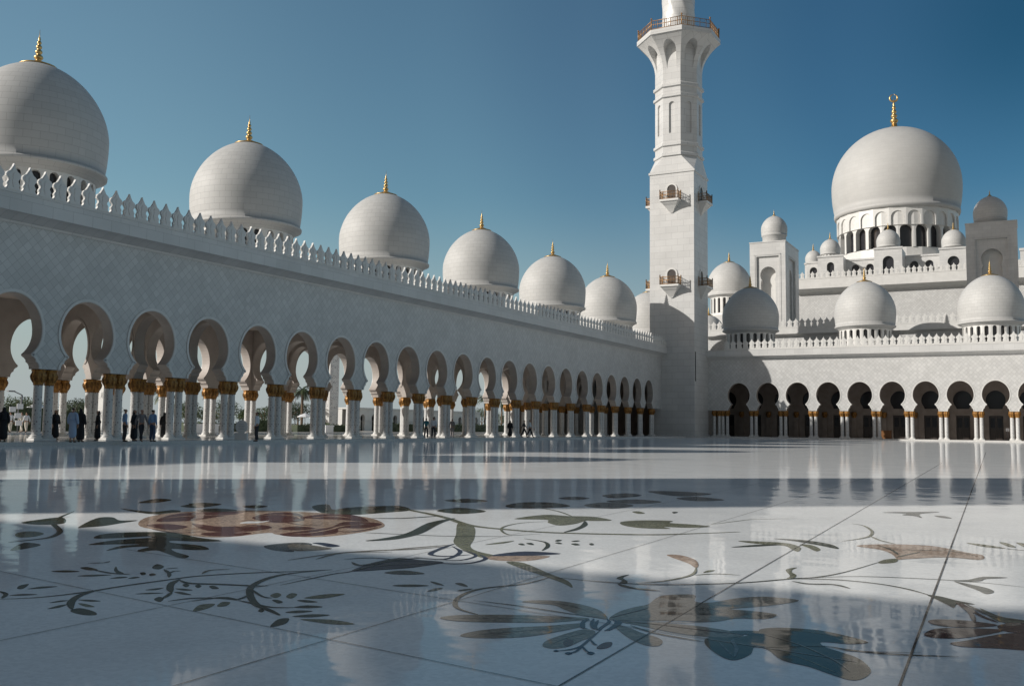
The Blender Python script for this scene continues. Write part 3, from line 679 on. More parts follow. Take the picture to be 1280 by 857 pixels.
TIL = dict(A=(0, 600, 4), B=(240, 600, 4), C=(480, 600, 4), D=(720, 600, 4), E=(960, 600, 4), F=(540, 720, 1280/280), G=(800, 720, 1280/300))
POLYS = [
('A','gr',[(352,650),(400,638),(470,655),(482,672),(430,674),(375,664)]),
('A','gr',[(235,643),(290,625),(335,620),(300,635)]),('A','gr',[(245,612),(300,600),(345,600),(300,608)]),
('A','gr',[(390,597),(450,596),(505,603),(450,606)]),('A','ol',[(390,615),(430,617),(475,632),(430,632)]),
('A','gr',[(85,540),(100,525),(145,518),(115,542)]),('A','gr',[(135,543),(210,530),(290,530),(210,540)]),('A','gr',[(45,575),(110,567),(190,570),(110,576)]),
('A','gr',[(255,455),(330,449),(400,455),(330,460)]),('A','gr',[(400,437),(440,433),(490,447),(440,449)]),('A','gr',[(385,478),(460,471),(560,472),(470,480)]),
('A','gr',[(570,450),(580,430),(592,450),(620,465),(590,467)]),('A','gr',[(760,437),(785,418),(820,430),(795,445)]),
('A','gr',[(700,462),(720,459),(730,468),(710,474)]),('A','gr',[(745,470),(765,464),(780,472),(755,478)]),
('A','gr',[(550,490),(600,481),(640,483),(600,490)]),('A','gr',[(640,490),(670,482),(700,484),(670,491)]),
('A','gr',[(770,595),(795,582),(820,590),(800,608)]),('A','gr',[(675,568),(750,561),(820,563),(750,568)]),('A','gr',[(725,548),(780,539),(820,537),(780,548)]),
('A','gr',[(875,541),(920,541),(965,548),(920,551)]),('A','gr',[(870,558),(910,558),(958,572),(910,570)]),('A','gr',[(912,522),(930,516),(948,524),(930,534)]),
('A','gr',[(975,528),(990,520),(1008,528),(990,538)]),('A','gr',[(1045,530),(1070,526),(1095,540),(1065,543)]),
('A','gr',[(440,322),(560,300),(740,287),(740,280),(600,288),(470,290),(520,268),(700,258),(880,262),(990,285),(1110,302),(1000,306),(862,302),(862,312),(1000,325),(1045,345),(960,348),(862,342),(880,358),(945,378),(910,390),(840,368),(780,350),(700,358),(690,348),(745,332),(640,335),(530,352),(600,328),(700,320),(560,320)]),
('A','gr',[(105,212),(180,198),(310,185),(320,215),(200,222)]),('A','ol',[(80,265),(150,254),(220,265),(170,282),(90,284)]),('A','gs',[(50,350),(120,312),(205,322),(140,340)]),
('A','gr',[(390,235),(480,190),(560,184),(600,200),(690,200),(600,215),(520,228),(430,235)]),
('A','gr',[(600,140),(760,157),(860,148),(905,155),(840,170),(720,165)]),('A','gr',[(690,112),(780,92),(860,98),(780,112)]),('A','gr',[(900,130),(1000,116),(1100,120),(1000,137)]),
('B','pc',[(-240,190),(-100,162),(100,152),(300,150),(500,155),(750,170),(900,190),(965,225),(900,250),(760,272),(600,284),(430,272),(380,262),(200,282),(40,282),(-120,255),(-260,230)]),
('B','mr',[(440,268),(620,245),(700,232),(760,208),(900,210),(950,222),(860,240),(740,240),(720,265),(600,278),(500,281)]),
('B','mr',[(540,185),(700,166),(830,178),(880,207),(740,197),(600,192)]),('B','mr',[(0,215),(150,232),(330,222),(400,238),(260,257),(80,252)]),
('B','mr',[(-180,205),(-60,165),(260,158),(100,187),(0,202)]),('B','mr',[(50,264),(200,256),(300,265),(200,280),(80,277)]),('B','mr',[(430,242),(520,230),(620,240),(520,250)]),
('B','mr',[(380,165),(520,163),(560,200),(420,212),(300,190)]),('B','mr',[(-230,225),(-120,218),(-20,232),(-110,248)]),
('B','fl',[(240,215),(280,205),(340,206),(400,199),(340,212)]),('B','pc',[(560,215),(640,200),(700,210),(620,222)]),
('B','gr',[(600,130),(680,120),(705,146),(780,136),(900,130),(1040,128),(1090,150),(960,162),(820,172),(700,167),(640,160)]),
('B','gr',[(-20,118),(60,112),(150,120),(60,132)]),('B','gr',[(20,150),(120,140),(230,150),(120,158)]),('B','gr',[(250,130),(320,124),(380,130),(310,140)]),
('C','ol',[(372,213),(450,232),(452,290),(432,330),(470,355),(560,377),(500,388),(420,362),(350,315),(360,270)]),
('C','ol',[(610,408),(700,413),(820,463),(920,503),(942,537),(890,512),(780,472),(690,442)]),
('C','gr',[(262,152),(380,137),(512,155),(380,168)]),
('C','ol',[(650,193),(800,172),(920,178),(1050,182),(1140,200),(1040,203),(1010,202),(960,217),(880,226),(820,212),(810,197)]),
('C','nv',[(540,374),(700,355),(885,366),(760,376),(600,381)]),('C','pc',[(500,382),(640,378),(830,379),(720,403),(560,400)]),
('B','nv',[(800,455),(860,425),(930,405),(1040,388),(1140,398),(1260,410),(1100,437),(960,447)]),('B','sl',[(360,328),(460,314),(560,311),(600,322),(520,345),(500,358),(400,348)]),
('B','tp',[(480,322),(540,318),(700,340),(600,352),(500,350)]),('B','nv',[(600,313),(660,312),(740,327),(690,334),(640,322)]),('B','gs',[(960,462),(1060,450),(1165,466),(1060,472)]),
('B','ol',[(390,575),(425,562),(447,573),(420,588)]),('B','ol',[(470,582),(495,564),(527,570),(500,590)]),('B','ol',[(560,588),(660,570),(768,568),(660,590)]),
('B','gr',[(400,598),(430,598),(455,608),(430,615)]),('B','gr',[(525,600),(570,598),(630,608),(570,610)]),('B','gr',[(510,634),(580,625),(655,632),(580,639)]),
('B','gr',[(465,660),(530,650),(605,654),(530,663)]),('B','gr',[(500,680),(600,669),(690,673),(600,684)]),('B','gr',[(390,730),(430,695),(485,690),(470,715),(420,730)]),
('B','ol',[(540,694),(700,697),(815,718),(700,719)]),('B','gr',[(330,652),(345,642),(362,650),(348,660)]),('B','ol',[(5,650),(40,622),(115,618),(80,640),(20,655)]),('B','ol',[(125,630),(150,608),(192,610),(170,628)]),
('B','gr',[(1000,526),(1090,520),(1185,526),(1090,533)]),('B','gr',[(1175,555),(1215,540),(1255,538),(1220,552)]),('B','gr',[(1190,505),(1230,512),(1260,525),(1220,520)]),
('C','ol',[(505,322),(560,312),(650,302),(600,315)]),('C','gr',[(355,515),(390,514),(420,530),(390,528)]),('C','gr',[(365,552),(400,544),(445,542),(400,553)]),
('C','gr',[(855,303),(870,296),(890,300),(870,306)]),('C','gr',[(855,312),(875,310),(892,317),(870,318)]),
('C','gr',[(670,318),(690,315),(705,323),(685,324)]),('C','gr',[(710,315),(735,312),(750,322),(730,322)]),('C','gr',[(935,318),(960,315),(980,323),(955,325)]),('C','gr',[(1025,318),(1040,314),(1050,322),(1035,325)]),('C','gr',[(935,305),(960,300),(980,302),(960,307)]),
('C','gr',[(1162,490),(1190,477),(1225,472),(1195,488),(1218,505),(1210,518),(1180,512),(1190,500)]),
('C','gs',[(610,125),(700,110),(850,112),(930,130),(760,140),(640,138)]),('C','sl',[(870,90),(950,82),(1030,90),(950,98)]),('C','sl',[(1000,125),(1100,110),(1210,125),(1100,140)]),
('C','sl',[(1110,75),(1200,66),(1290,75),(1200,86)]),('C','gs',[(300,100),(420,92),(520,104),(400,112)]),
('D','sl',[(360,55),(500,55),(680,68),(540,80),(440,72)]),('D','sl',[(130,75),(250,65),(320,75),(200,90)]),('D','sl',[(500,90),(600,82),(745,98),(600,104)]),('D','sl',[(150,105),(300,95),(430,108),(300,118)]),('D','sl',[(40,125),(150,110),(290,125),(180,142)]),
('F','tp',[(515,145),(580,137),(720,140),(850,160),(950,190),(995,225),(1000,245),(920,232),(840,218),(760,190),(700,165),(600,155)]),
('F','tp',[(45,238),(130,222),(300,219),(520,221),(700,228),(900,240),(700,262),(400,263),(150,256)]),
('F','tp',[(160,340),(250,312),(450,293),(650,283),(850,268),(860,285),(700,320),(520,346),(300,353)]),
('F','tp',[(635,400),(650,370),(740,335),(860,303),(930,312),(920,340),(850,370),(780,400),(700,412)]),
('D','tp',[(165,690),(220,655),(300,632),(360,620),(400,590),(450,574),(590,572),(596,606),(680,610),(800,590),(950,582),(1115,600),(1000,622),(800,640),(720,645),(850,655),(960,662),(1000,678),(940,693),(800,690),(690,706),(500,702),(300,702),(200,700)]),
('D','gs',[(560,640),(640,616),(740,640),(960,662),(1000,678),(900,692),(700,674),(420,672)]),
('D','tp',[(210,707),(300,707),(500,718),(680,738),(840,770),(760,786),(600,777),(440,752),(300,722)]),
('D','tp',[(190,725),(260,735),(330,763),(400,783),(434,805),(410,828),(340,822),(260,785)]),
('G','gr',[(345,355),(370,325),(520,325),(620,300),(650,280),(760,274),(950,287),(1100,317),(1218,352),(1120,361),(970,350),(985,375),(1060,400),(1170,440),(1232,500),(1200,540),(1130,554),(1030,527),(900,482),(760,447),(680,390),(610,378),(590,415),(520,445),(460,440),(390,400)]),
('G','gs',[(480,292),(560,289),(640,294),(620,312),(500,305)]),('G','ol',[(1040,330),(1100,338),(1200,352),(1120,356)]),
('F','mr',[(940,408),(980,380),(1028,377),(1020,402),(970,415)]),('F','mr',[(748,378),(775,358),(808,368),(800,392),(765,400)]),
('F','nv',[(885,440),(905,430),(930,438),(910,449)]),('F','nv',[(758,440),(780,432),(803,440),(780,448)]),('F','nv',[(693,426),(710,420),(725,427),(708,431)]),
('D','ol',[(225,208),(330,200),(480,203),(470,213),(600,222),(670,232),(560,237),(440,233),(470,242),(330,239),(240,226)]),('D','ol',[(280,157),(315,155),(345,165),(310,167)]),
('D','pc',[(455,372),(520,374),(590,394),(612,420),(600,438),(560,415),(480,386)]),('D','ol',[(635,462),(660,450),(695,450),(670,458)]),('D','gr',[(480,160),(495,157),(510,160),(490,166)]),
('D','ol',[(810,303),(950,307),(1060,315),(1122,335),(1112,356),(1080,347),(1040,327),(900,317)]),('D','gr',[(775,335),(900,322),(1030,322),(900,331)]),('D','gr',[(985,291),(1130,298),(1240,313),(1290,325),(1310,343),(1200,322),(1080,302)]),('D','ol',[(1120,321),(1180,324),(1222,345),(1200,355),(1160,337)]),
('E','ol',[(88,450),(110,440),(145,436),(122,447),(120,460),(142,475),(125,491),(92,491),(110,478)]),
('E','ol',[(550,412),(580,397),(645,392),(640,409),(580,416)]),('E','gr',[(795,573),(860,580),(940,600),(1035,620),(950,618),(930,637),(900,624),(850,600)]),
('E','gs',[(920,500),(1000,497),(1080,482),(1200,487),(1090,493),(1060,504),(960,504)]),('E','gs',[(930,506),(1010,520),(1100,540),(1130,558),(1090,568),(1040,547)]),
('E','pc',[(440,328),(540,320),(700,321),(850,332),(1000,362),(1075,375),(1060,398),(900,385),(700,393),(650,396),(620,370),(560,347)]),
('E','ol',[(990,313),(1080,321),(1190,340),(1090,334)]),('E','ol',[(1155,310),(1200,315),(1240,335),(1200,331)]),('E','ol',[(1240,312),(1280,316),(1300,330),(1280,333)]),
('E','gs',[(570,161),(700,158),(860,159),(760,168),(770,188),(730,178),(670,173),(690,166)]),('E','gs',[(830,177),(880,179),(920,190),(870,187)]),
('E','mr',[(800,705),(850,695),(1000,702),(1150,725),(1000,736),(850,726)]),('E','mr',[(780,772),(840,742),(1000,739),(1180,750),(1000,786),(850,789)]),('E','mr',[(910,815),(1000,800),(1200,765),(1420,770),(1400,850),(1150,840),(980,832)]),('E','mr',[(1150,725),(1280,714),(1420,715),(1420,760),(1200,758)]),
('E','pc',[(1180,718),(1230,707),(1268,720),(1220,729)]),('E','ol',[(1060,640),(1160,680),(1280,700),(1280,712),(1150,705)]),
]
LINES = [
('B','pc',.05,[(-150,190),(0,178),(150,175),(230,170)]),('B','pc',.05,[(60,225),(160,222),(260,232),(330,228)]),('B','pc',.05,[(500,268),(600,262),(680,248),(760,228),(860,222)]),('B','pc',.05,[(580,190),(700,180),(800,190)]),
('B','mr',.05,[(700,250),(780,258),(860,250),(930,235)]),('B','mr',.04,[(230,205),(330,198),(430,205),(540,222),(640,226)]),('B','mr',.04,[(-200,245),(-80,262),(60,258)]),('B','pc',.04,[(330,178),(420,172),(520,180),(540,192)]),('B','mr',.04,[(120,160),(240,156),(360,158)]),
('B','sl',.04,[(380,330),(480,322),(580,322)]),('B','sl',.04,[(840,440),(960,425),(1100,418),(1230,415)]),('B','sl',.03,[(900,420),(1000,405),(1120,402)]),('B','sl',.03,[(860,452),(1000,440),(1140,430)]),
('A','ol',.03,[(500,320),(640,310),(760,302)]),('A','ol',.03,[(850,280),(950,290),(1060,300)]),('A','ol',.03,[(880,318),(960,330),(1020,342)]),
('G','sl',.010,[(420,350),(460,390),(500,430)]),('G','ol',.012,[(700,285),(850,292),(1000,312),(1150,345)]),('G','ol',.010,[(760,400),(900,450),(1060,520)]),
('F','gs',.008,[(120,240),(300,238),(600,243)]),('F','gs',.008,[(250,335),(450,318),(700,298)]),('F','gs',.008,[(600,148),(750,160),(880,195)]),('F','gs',.008,[(680,390),(780,350),(880,325)]),
('A','gr',.035,[(0,595),(200,585),(420,560),(620,528),(860,495),(1000,478),(1280,462),(1500,455),(1660,447)]),
('A','gr',.05,[(470,555),(400,575),(355,610),(360,645)]),('A','gr',.03,[(0,555),(30,570),(10,590)]),
('A','gr',.03,[(470,448),(560,465),(650,470)]),('A','gr',.03,[(820,445),(845,465),(845,485)]),('A','gr',.025,[(845,465),(870,455),(905,453)]),('A','gr',.025,[(830,443),(860,440),(890,438)]),
('A','gr',.05,[(900,495),(860,515),(850,540),(858,560)]),('A','gr',.03,[(858,560),(840,575),(815,590)]),('A','gr',.045,[(900,500),(950,515),(1100,520),(1280,528),(1340,527)]),
('A','gr',.06,[(370,155),(290,190),(265,215),(300,255),(250,285),(140,300),(40,310)]),('A','tp',.03,[(440,415),(520,412),(550,405)]),('A','tp',.03,[(1010,468),(1050,450),(1150,445)]),
('B','ol',.10,[(850,142),(1000,135),(1120,155),(1260,185),(1390,225),(1560,245),(1810,262),(2270,272),(2520,266),(2740,258)]),
('B','gr',.16,[(1310,190),(1210,215),(1110,265),(990,292),(870,303)]),('B','gr',.07,[(900,190),(1050,190),(1240,178)]),('B','gr',.03,[(860,262),(1000,268),(1300,280),(1600,280)]),
('C','gr',.032,[(850,485),(1000,500),(1200,515),(1410,522),(1680,517),(1860,508),(2040,492),(2160,485),(2300,460),(2480,408)]),
('C','gr',.035,[(830,485),(700,518),(500,540),(410,565),(360,600),(370,640),(470,672)]),
('C','gr',.07,[(1005,205),(1000,225),(960,245),(900,260)]),('C','ol',.04,[(940,180),(870,155),(780,138)]),('C','ol',.03,[(870,205),(700,212),(600,232),(590,255),(640,274),(780,268)]),
('C','nv',.05,[(350,318),(300,335),(230,368),(300,380),(430,372)]),('C','nv',.04,[(480,372),(505,395),(400,417),(200,412)]),('C','nv',.04,[(340,330),(380,360),(300,395),(150,385)]),('C','nv',.03,[(370,345),(460,375),(380,400),(260,395)]),('C','tp',.04,[(0,352),(120,340),(350,322)]),('C','nv',.03,[(-200,395),(-60,388),(80,400)]),
('B','tp',.05,[(480,400),(700,368),(900,352),(1100,345),(1280,330)]),('B','tp',.04,[(620,395),(760,362),(1000,358)]),
('B','gr',.05,[(700,447),(500,465),(380,490),(300,530),(290,570),(320,620),(400,655),(440,675)]),('B','gr',.02,[(290,540),(350,580),(400,590)]),('B','gr',.025,[(230,600),(300,615),(400,635),(520,636)]),('B','gr',.03,[(0,605),(150,585),(230,595),(290,570)]),('B','gr',.025,[(1000,400),(800,455),(700,470),(440,525)]),
('B','gr',.05,[(800,410),(850,425),(1000,400),(1150,388)]),('B','gr',.03,[(-120,605),(0,590),(150,590),(230,600)]),
('C','gr',.04,[(700,292),(800,308),(818,330),(790,352)]),('C','gr',.05,[(1170,518),(1240,538),(1380,553)]),
('F','nv',.022,[(900,245),(865,262),(855,290),(890,300)]),('F','nv',.022,[(925,242),(912,275),(925,302)]),('F','nv',.022,[(950,250),(932,285),(945,307)]),('F','nv',.022,[(1000,245),(1012,262),(965,295),(955,314)]),('F','nv',.022,[(1035,248),(1055,265),(1020,298),(985,312)]),('F','nv',.022,[(1060,250),(1073,270),(1010,310)]),('F','nv',.025,[(880,243),(860,270),(870,298)]),
('F','nv',.016,[(955,315),(905,355),(850,400),(780,420),(700,427)]),('F','nv',.014,[(860,400),(820,430),(780,440)]),('F','nv',.014,[(905,360),(925,385),(945,395)]),('F','nv',.014,[(860,400),(880,425),(905,438)]),
('F','gs',.018,[(235,138),(500,170),(760,210),(960,238)]),('D','gs',.02,[(270,725),(400,765),(640,808)]),('G','gs',.014,[(610,380),(980,374),(1150,400),(1500,408)]),
('D','mr',.016,[(225,705),(400,720),(600,745),(840,772)]),('D','mr',.014,[(170,688),(300,655),(360,640)]),('D','mr',.012,[(215,700),(500,712),(700,706)]),
('G','tp',.012,[(660,310),(850,365),(1040,450),(1120,510)]),('G','sl',.02,[(500,335),(495,350),(515,385),(505,430)]),
('D','ol',.03,[(600,438),(590,465),(540,485),(430,505),(300,515)]),('D','ol',.022,[(590,475),(700,468),(820,475)]),('D','ol',.02,[(670,222),(800,205),(900,195),(1100,192)]),
('E','gr',.02,[(100,495),(400,481),(650,487),(860,497),(920,501),(1100,515),(1290,536)]),('E','gr',.04,[(120,505),(200,518),(330,522),(410,541)]),('E','gr',.03,[(120,493),(350,498),(550,518),(700,545),(830,582)]),
('E','ol',.035,[(420,217),(480,228),(520,255),(510,278),(460,292),(370,305)]),('E','ol',.03,[(510,278),(560,300),(640,320)]),('E','gr',.03,[(550,325),(620,350),(650,372)]),('E','gr',.03,[(640,386),(700,372),(760,360)]),('E','tp',.03,[(600,340),(700,350),(900,352),(1050,380)]),
('E','mr',.03,[(940,610),(1010,660),(1035,712)]),('E','mr',.03,[(960,612),(1060,675),(1150,712)]),('E','tp',.03,[(990,620),(1120,678),(1290,705)]),('E','gr',.03,[(1190,343),(1290,352)]),
('G','gr',.02,[(980,372),(1280,412),(1700,430)]),
]
JOINTS = [('jt',.013,(-.49,2.6),(-2.25,64)),('jt',.009,(-1.86,2.6),(-2.9,40)),('jf',.008,(-3.36,2.0),(-3.6,26)),('jf',.008,(-4.82,2.4),(-5.2,22)),('jf',.008,(-7.04,4.93),(-1.0,3.93)),('jf',.010,(-7.3,6.35),(-.8,5.27))]
def crom(p, closed, n=4):
    out = []; N = len(p)
    rng = range(N) if closed else range(N-1)
    for i in rng:
        g = (lambda k: p[k % N]) if closed else (lambda k: p[max(0, min(N-1, k))])
        a, b, c, d = g(i-1), g(i), g(i+1), g(i+2)
        for j in range(n):
            t = j/n
            out.append(tuple(.5*((2*b[q])+(-a[q]+c[q])*t+(2*a[q]-5*b[q]+4*c[q]-d[q])*t*t+(-a[q]+3*b[q]-3*c[q]+d[q])*t**3) for q in (0, 1)))
    if not closed: out.append(p[-1])
    return out
def flo(t, x, y):
    ox, oy, s = TIL[t]; p = at(ox+x/s, oy+y/s, 2, 0); return (p.x, p.y)
fm = MB()
fm.quad([(-41.0, YSF, 0), (XE, YSF, 0), (XE, 133.1, 0), (-41.0, 133.1, 0)], 0)
zc_ = [.0006]
def fpoly(t, col, pts, smooth=True):
    w = [flo(t, x, y) for x, y in (crom(pts, True) if smooth else pts)]
    z = zc_[0]; zc_[0] += .000012; b = len(fm.v)
    v = [Vector((x, y, 0)) for x, y in w]; tr = tessellate_polygon([v])
    fm.v += [(p.x, p.y, z) for p in v]
    for a in tr:
        p, q, r = (v[i] for i in a); 
        if (q-p).cross(r-p).z < 0: a = a[::-1]
        fm.f.append(tuple(b+i for i in a)); fm.m.append(FKEYS.index(col)); fm.s.append(False)
def fline(w, col, width, taper=True):
    z = zc_[0]; zc_[0] += .000012; b = len(fm.v); n = len(w)
    for i, p in enumerate(w):
        a = Vector(w[max(0, i-1)]); c = Vector(w[min(n-1, i+1)]); d = (c-a); d = d.normalized() if d.length else Vector((1, 0)); nn = Vector((-d.y, d.x))
        k = width/2*(min(1, .25+1.5*min(i, n-1-i)/max(1, n-1)*2) if taper else 1)
        fm.v += [(p[0]+nn.x*k, p[1]+nn.y*k, z), (p[0]-nn.x*k, p[1]-nn.y*k, z)]
    for i in range(n-1): fm.f.append((b+2*i, b+2*i+1, b+2*i+3, b+2*i+2)); fm.m.append(FKEYS.index(col)); fm.s.append(False)
for t, col, pts in POLYS: fpoly(t, col, pts)
for t, col, wd, pts in LINES: fline([flo(t, x, y) for x, y in crom(pts, False)], col, wd)
for col, wd, p, q in JOINTS: fline([tuple(Vector(p).lerp(Vector(q), i/20)) for i in range(21)], col, wd, False)
fl_ = fm.build('courtyard_floor', [INK[k] for k in FKEYS]); structure(fl_)

# ------------------------------------------------------------------ people
M_SKIN = mat('skin', (.36, .2, .13), .5)
CL = {k: mat('cloth_'+k, c, .8) for k, c in dict(black=(.012, .012, .014), blue=(.20, .33, .52), robe=(.33, .42, .56), jean=(.05, .08, .14), white=(.62, .64, .66), teal=(.03, .17, .20), grey=(.22, .20, .20), dark=(.03, .03, .035), hair=(.015, .012, .01), cream=(.60, .56, .48)).items()}
def skin_obj(name, verts, edges, m_, parent=None, root=0, sub=1):
    me = bpy.data.meshes.new(name); bm = bmesh.new(); L = bm.verts.layers.skin.verify(); vs = []
    for i, (p, r) in enumerate(verts):
        v = bm.verts.new(p); v[L].radius = r if isinstance(r, tuple) else (r, r); v[L].use_root = (i == root); vs.append(v)
    for a, b in edges: bm.edges.new((vs[a], vs[b]))
    bm.to_mesh(me); bm.free(); me.materials.append(m_)
    o = bpy.data.objects.new(name, me); COL.objects.link(o); o.parent = parent
    sk = o.modifiers.new('skin', 'SKIN'); sk.use_smooth_shade = True
    sb = o.modifiers.new('sub', 'SUBSURF'); sb.levels = sub; sb.render_levels = sub
    return o
def skeleton(pose):
    """joint positions for one body, facing +Y"""
    st = dict(stand=(0, 0), walk=(.30, .22), stroll=(.16, .12))[pose]; s, a = st
    J = dict(pel=(0, 0, .95), wai=(0, .0, 1.09), che=(0, .01, 1.29), nkb=(0, 0, 1.44), nk=(0, .012, 1.50), hl=(0, .03, 1.565), hm=(0, .02, 1.64), ht=(0, .005, 1.71), nose=(0, .115, 1.63))
    for sd, k in (('L', -1), ('R', 1)):
        f = k*s; g = -k*a
        J['sh'+sd] = (k*.175, 0, 1.40); J['el'+sd] = (k*.235, -.03+g*.6, 1.13); J['wr'+sd] = (k*.235, .05+g*1.4, .89); J['pa'+sd] = (k*.232, .065+g*1.6, .83)
        J['hi'+sd] = (k*.088, 0, .90); J['kn'+sd] = (k*.098, .03+f*.55, .50+abs(f)*.03); J['an'+sd] = (k*.10, -.02+f*1.1, .085+(.07 if f < 0 else 0)); J['to'+sd] = (k*.115, .16+f*1.1, .035)
        J['ear'+sd] = (k*.085, .0, 1.625)
    return J
def person(px, py, label, pose='stand', face=0, top='blue', low='dark', kind='shirt', z=0, hgt=1.72, bag=None):
    P = at(px, py, 2, z); root = empty('person', (P.x, P.y, z), label, 'person', 'visitors by the left arcade'); root.scale = (hgt/1.74,)*3; root.rotation_euler.z = face
    J = skeleton(pose); V = []; E_ = []; ix = {}
    def add(n, r): ix[n] = len(V); V.append((J[n], r))
    for n, r in (('pel', (.13, .10)), ('wai', (.12, .09)), ('che', (.15, .105)), ('nkb', .065), ('nk', .052), ('hl', (.062, .068)), ('hm', (.078, .09)), ('ht', (.055, .065))): add(n, r)
    E_ += [(i, i+1) for i in range(7)]; add('nose', .013); E_.append((ix['hm'], ix['nose']))
    for sd, k in (('L', -1), ('R', 1)):
        for n, r in (('sh', .055), ('el', .042), ('wr', .027), ('pa', (.034, .024)), ('hi', .085), ('kn', .056), ('an', .036), ('to', (.04, .028)), ('ear', .014)): add(n+sd, r)
        E_ += [(ix['nkb'], ix['sh'+sd]), (ix['sh'+sd], ix['el'+sd]), (ix['el'+sd], ix['wr'+sd]), (ix['wr'+sd], ix['pa'+sd]), (ix['pel'], ix['hi'+sd]), (ix['hi'+sd], ix['kn'+sd]), (ix['kn'+sd], ix['an'+sd]), (ix['an'+sd], ix['to'+sd]), (ix['hm'], ix['ear'+sd])]
        pa = Vector(J['pa'+sd])
        for q, (dy, ln) in enumerate(((-.028, .062), (-.010, .078), (.010, .082), (.028, .072))):
            a_ = len(V); V.append((tuple(pa+Vector((0, dy, -.055))), .009)); V.append((tuple(pa+Vector((-k*.012, dy, -.055-ln*.55))), .0085)); V.append((tuple(pa+Vector((-k*.030, dy, -.055-ln))), .007)); E_ += [(ix['pa'+sd], a_), (a_, a_+1), (a_+1, a_+2)]
        a_ = len(V); V.append((tuple(pa+Vector((-k*.01, .045, -.02))), .010)); V.append((tuple(pa+Vector((-k*.022, .058, -.06))), .008)); E_ += [(ix['pa'+sd], a_), (a_, a_+1)]
    skin_obj('body', V, E_, M_SKIN, root)
    e = lambda r, d: (r[0]+d, r[1]+d) if isinstance(r, tuple) else r+d
    def part(name, names, chain, m_, d, scale={}):
        vv = [(J[n] if isinstance(n, str) else n, 0) for n, _ in names]; vv = [(p, r) for (p, _), (_, r) in zip(vv, names)]
        skin_obj(name, vv, chain, CL[m_], root)
    if kind == 'shirt':
        part('shirt', [('pel', (.155, .125)), ('wai', (.145, .115)), ('che', (.175, .125)), ('nkb', .085), ('shL', .07), ('elL', .056), ('wrL', .040), ('shR', .07), ('elR', .056), ('wrR', .04)], [(0, 1), (1, 2), (2, 3), (3, 4), (4, 5), (5, 6), (3, 7), (7, 8), (8, 9)], top, 0)
        part('trousers', [((0, 0, 1.0), (.15, .12)), ('pel', (.155, .125)), ('hiL', .105), ('knL', .082), ('anL', .066), ('hiR', .105), ('knR', .082), ('anR', .066)], [(0, 1), (1, 2), (2, 3), (3, 4), (1, 5), (5, 6), (6, 7)], low, 0)
        for sd in 'LR':
            an, to = J['an'+sd], J['to'+sd]; part('shoe', [((an[0], an[1]-.03, an[2]-.04), .04), ((to[0], to[1], to[2]+.005), (.048, .036))], [(0, 1)], 'hair', 0)
        part('hair', [((0, -.035, 1.70), (.075, .07)), ((0, -.045, 1.64), (.078, .05)), ((0, -.03, 1.58), (.06, .04))], [(0, 1), (1, 2)], 'hair', 0)
    else:
        w = .25 if kind == 'abaya' else .22; hem = .07 if kind == 'abaya' else .17
        part('robe', [((0, 0, .93), (.19, .155)), ((0, 0, .55), (w-.02, .18)), ((0, .0, hem), (w, .20)), ('wai', (.17, .14)), ('che', (.185, .14)), ('nkb', .085), ('shL', .08), ('elL', .075), ('wrL', .07), ('shR', .08), ('elR', .075), ('wrR', .07)],
             [(0, 1), (1, 2), (0, 3), (3, 4), (4, 5), (5, 6), (6, 7), (7, 8), (5, 9), (9, 10), (10, 11)], top, 0)
        if kind == 'abaya': part('headscarf', [((0, -.02, 1.72), (.07, .075)), ((0, -.03, 1.64), (.095, .085)), ((0, -.025, 1.54), (.09, .085)), ((0, -.01, 1.44), (.15, .11))], [(0, 1), (1, 2), (2, 3)], low, 0)
        else: part('hair', [((0, -.035, 1.70), (.075, .07)), ((0, -.045, 1.64), (.078, .05)), ((0, -.03, 1.58), (.06, .04))], [(0, 1), (1, 2)], 'hair', 0)
        for sd in 'LR':
            an, to = J['an'+sd], J['to'+sd]; part('shoe', [((an[0], an[1]-.03, an[2]-.04), .04), ((to[0], to[1], to[2]+.005), (.048, .036))], [(0, 1)], 'hair', 0)
    return root
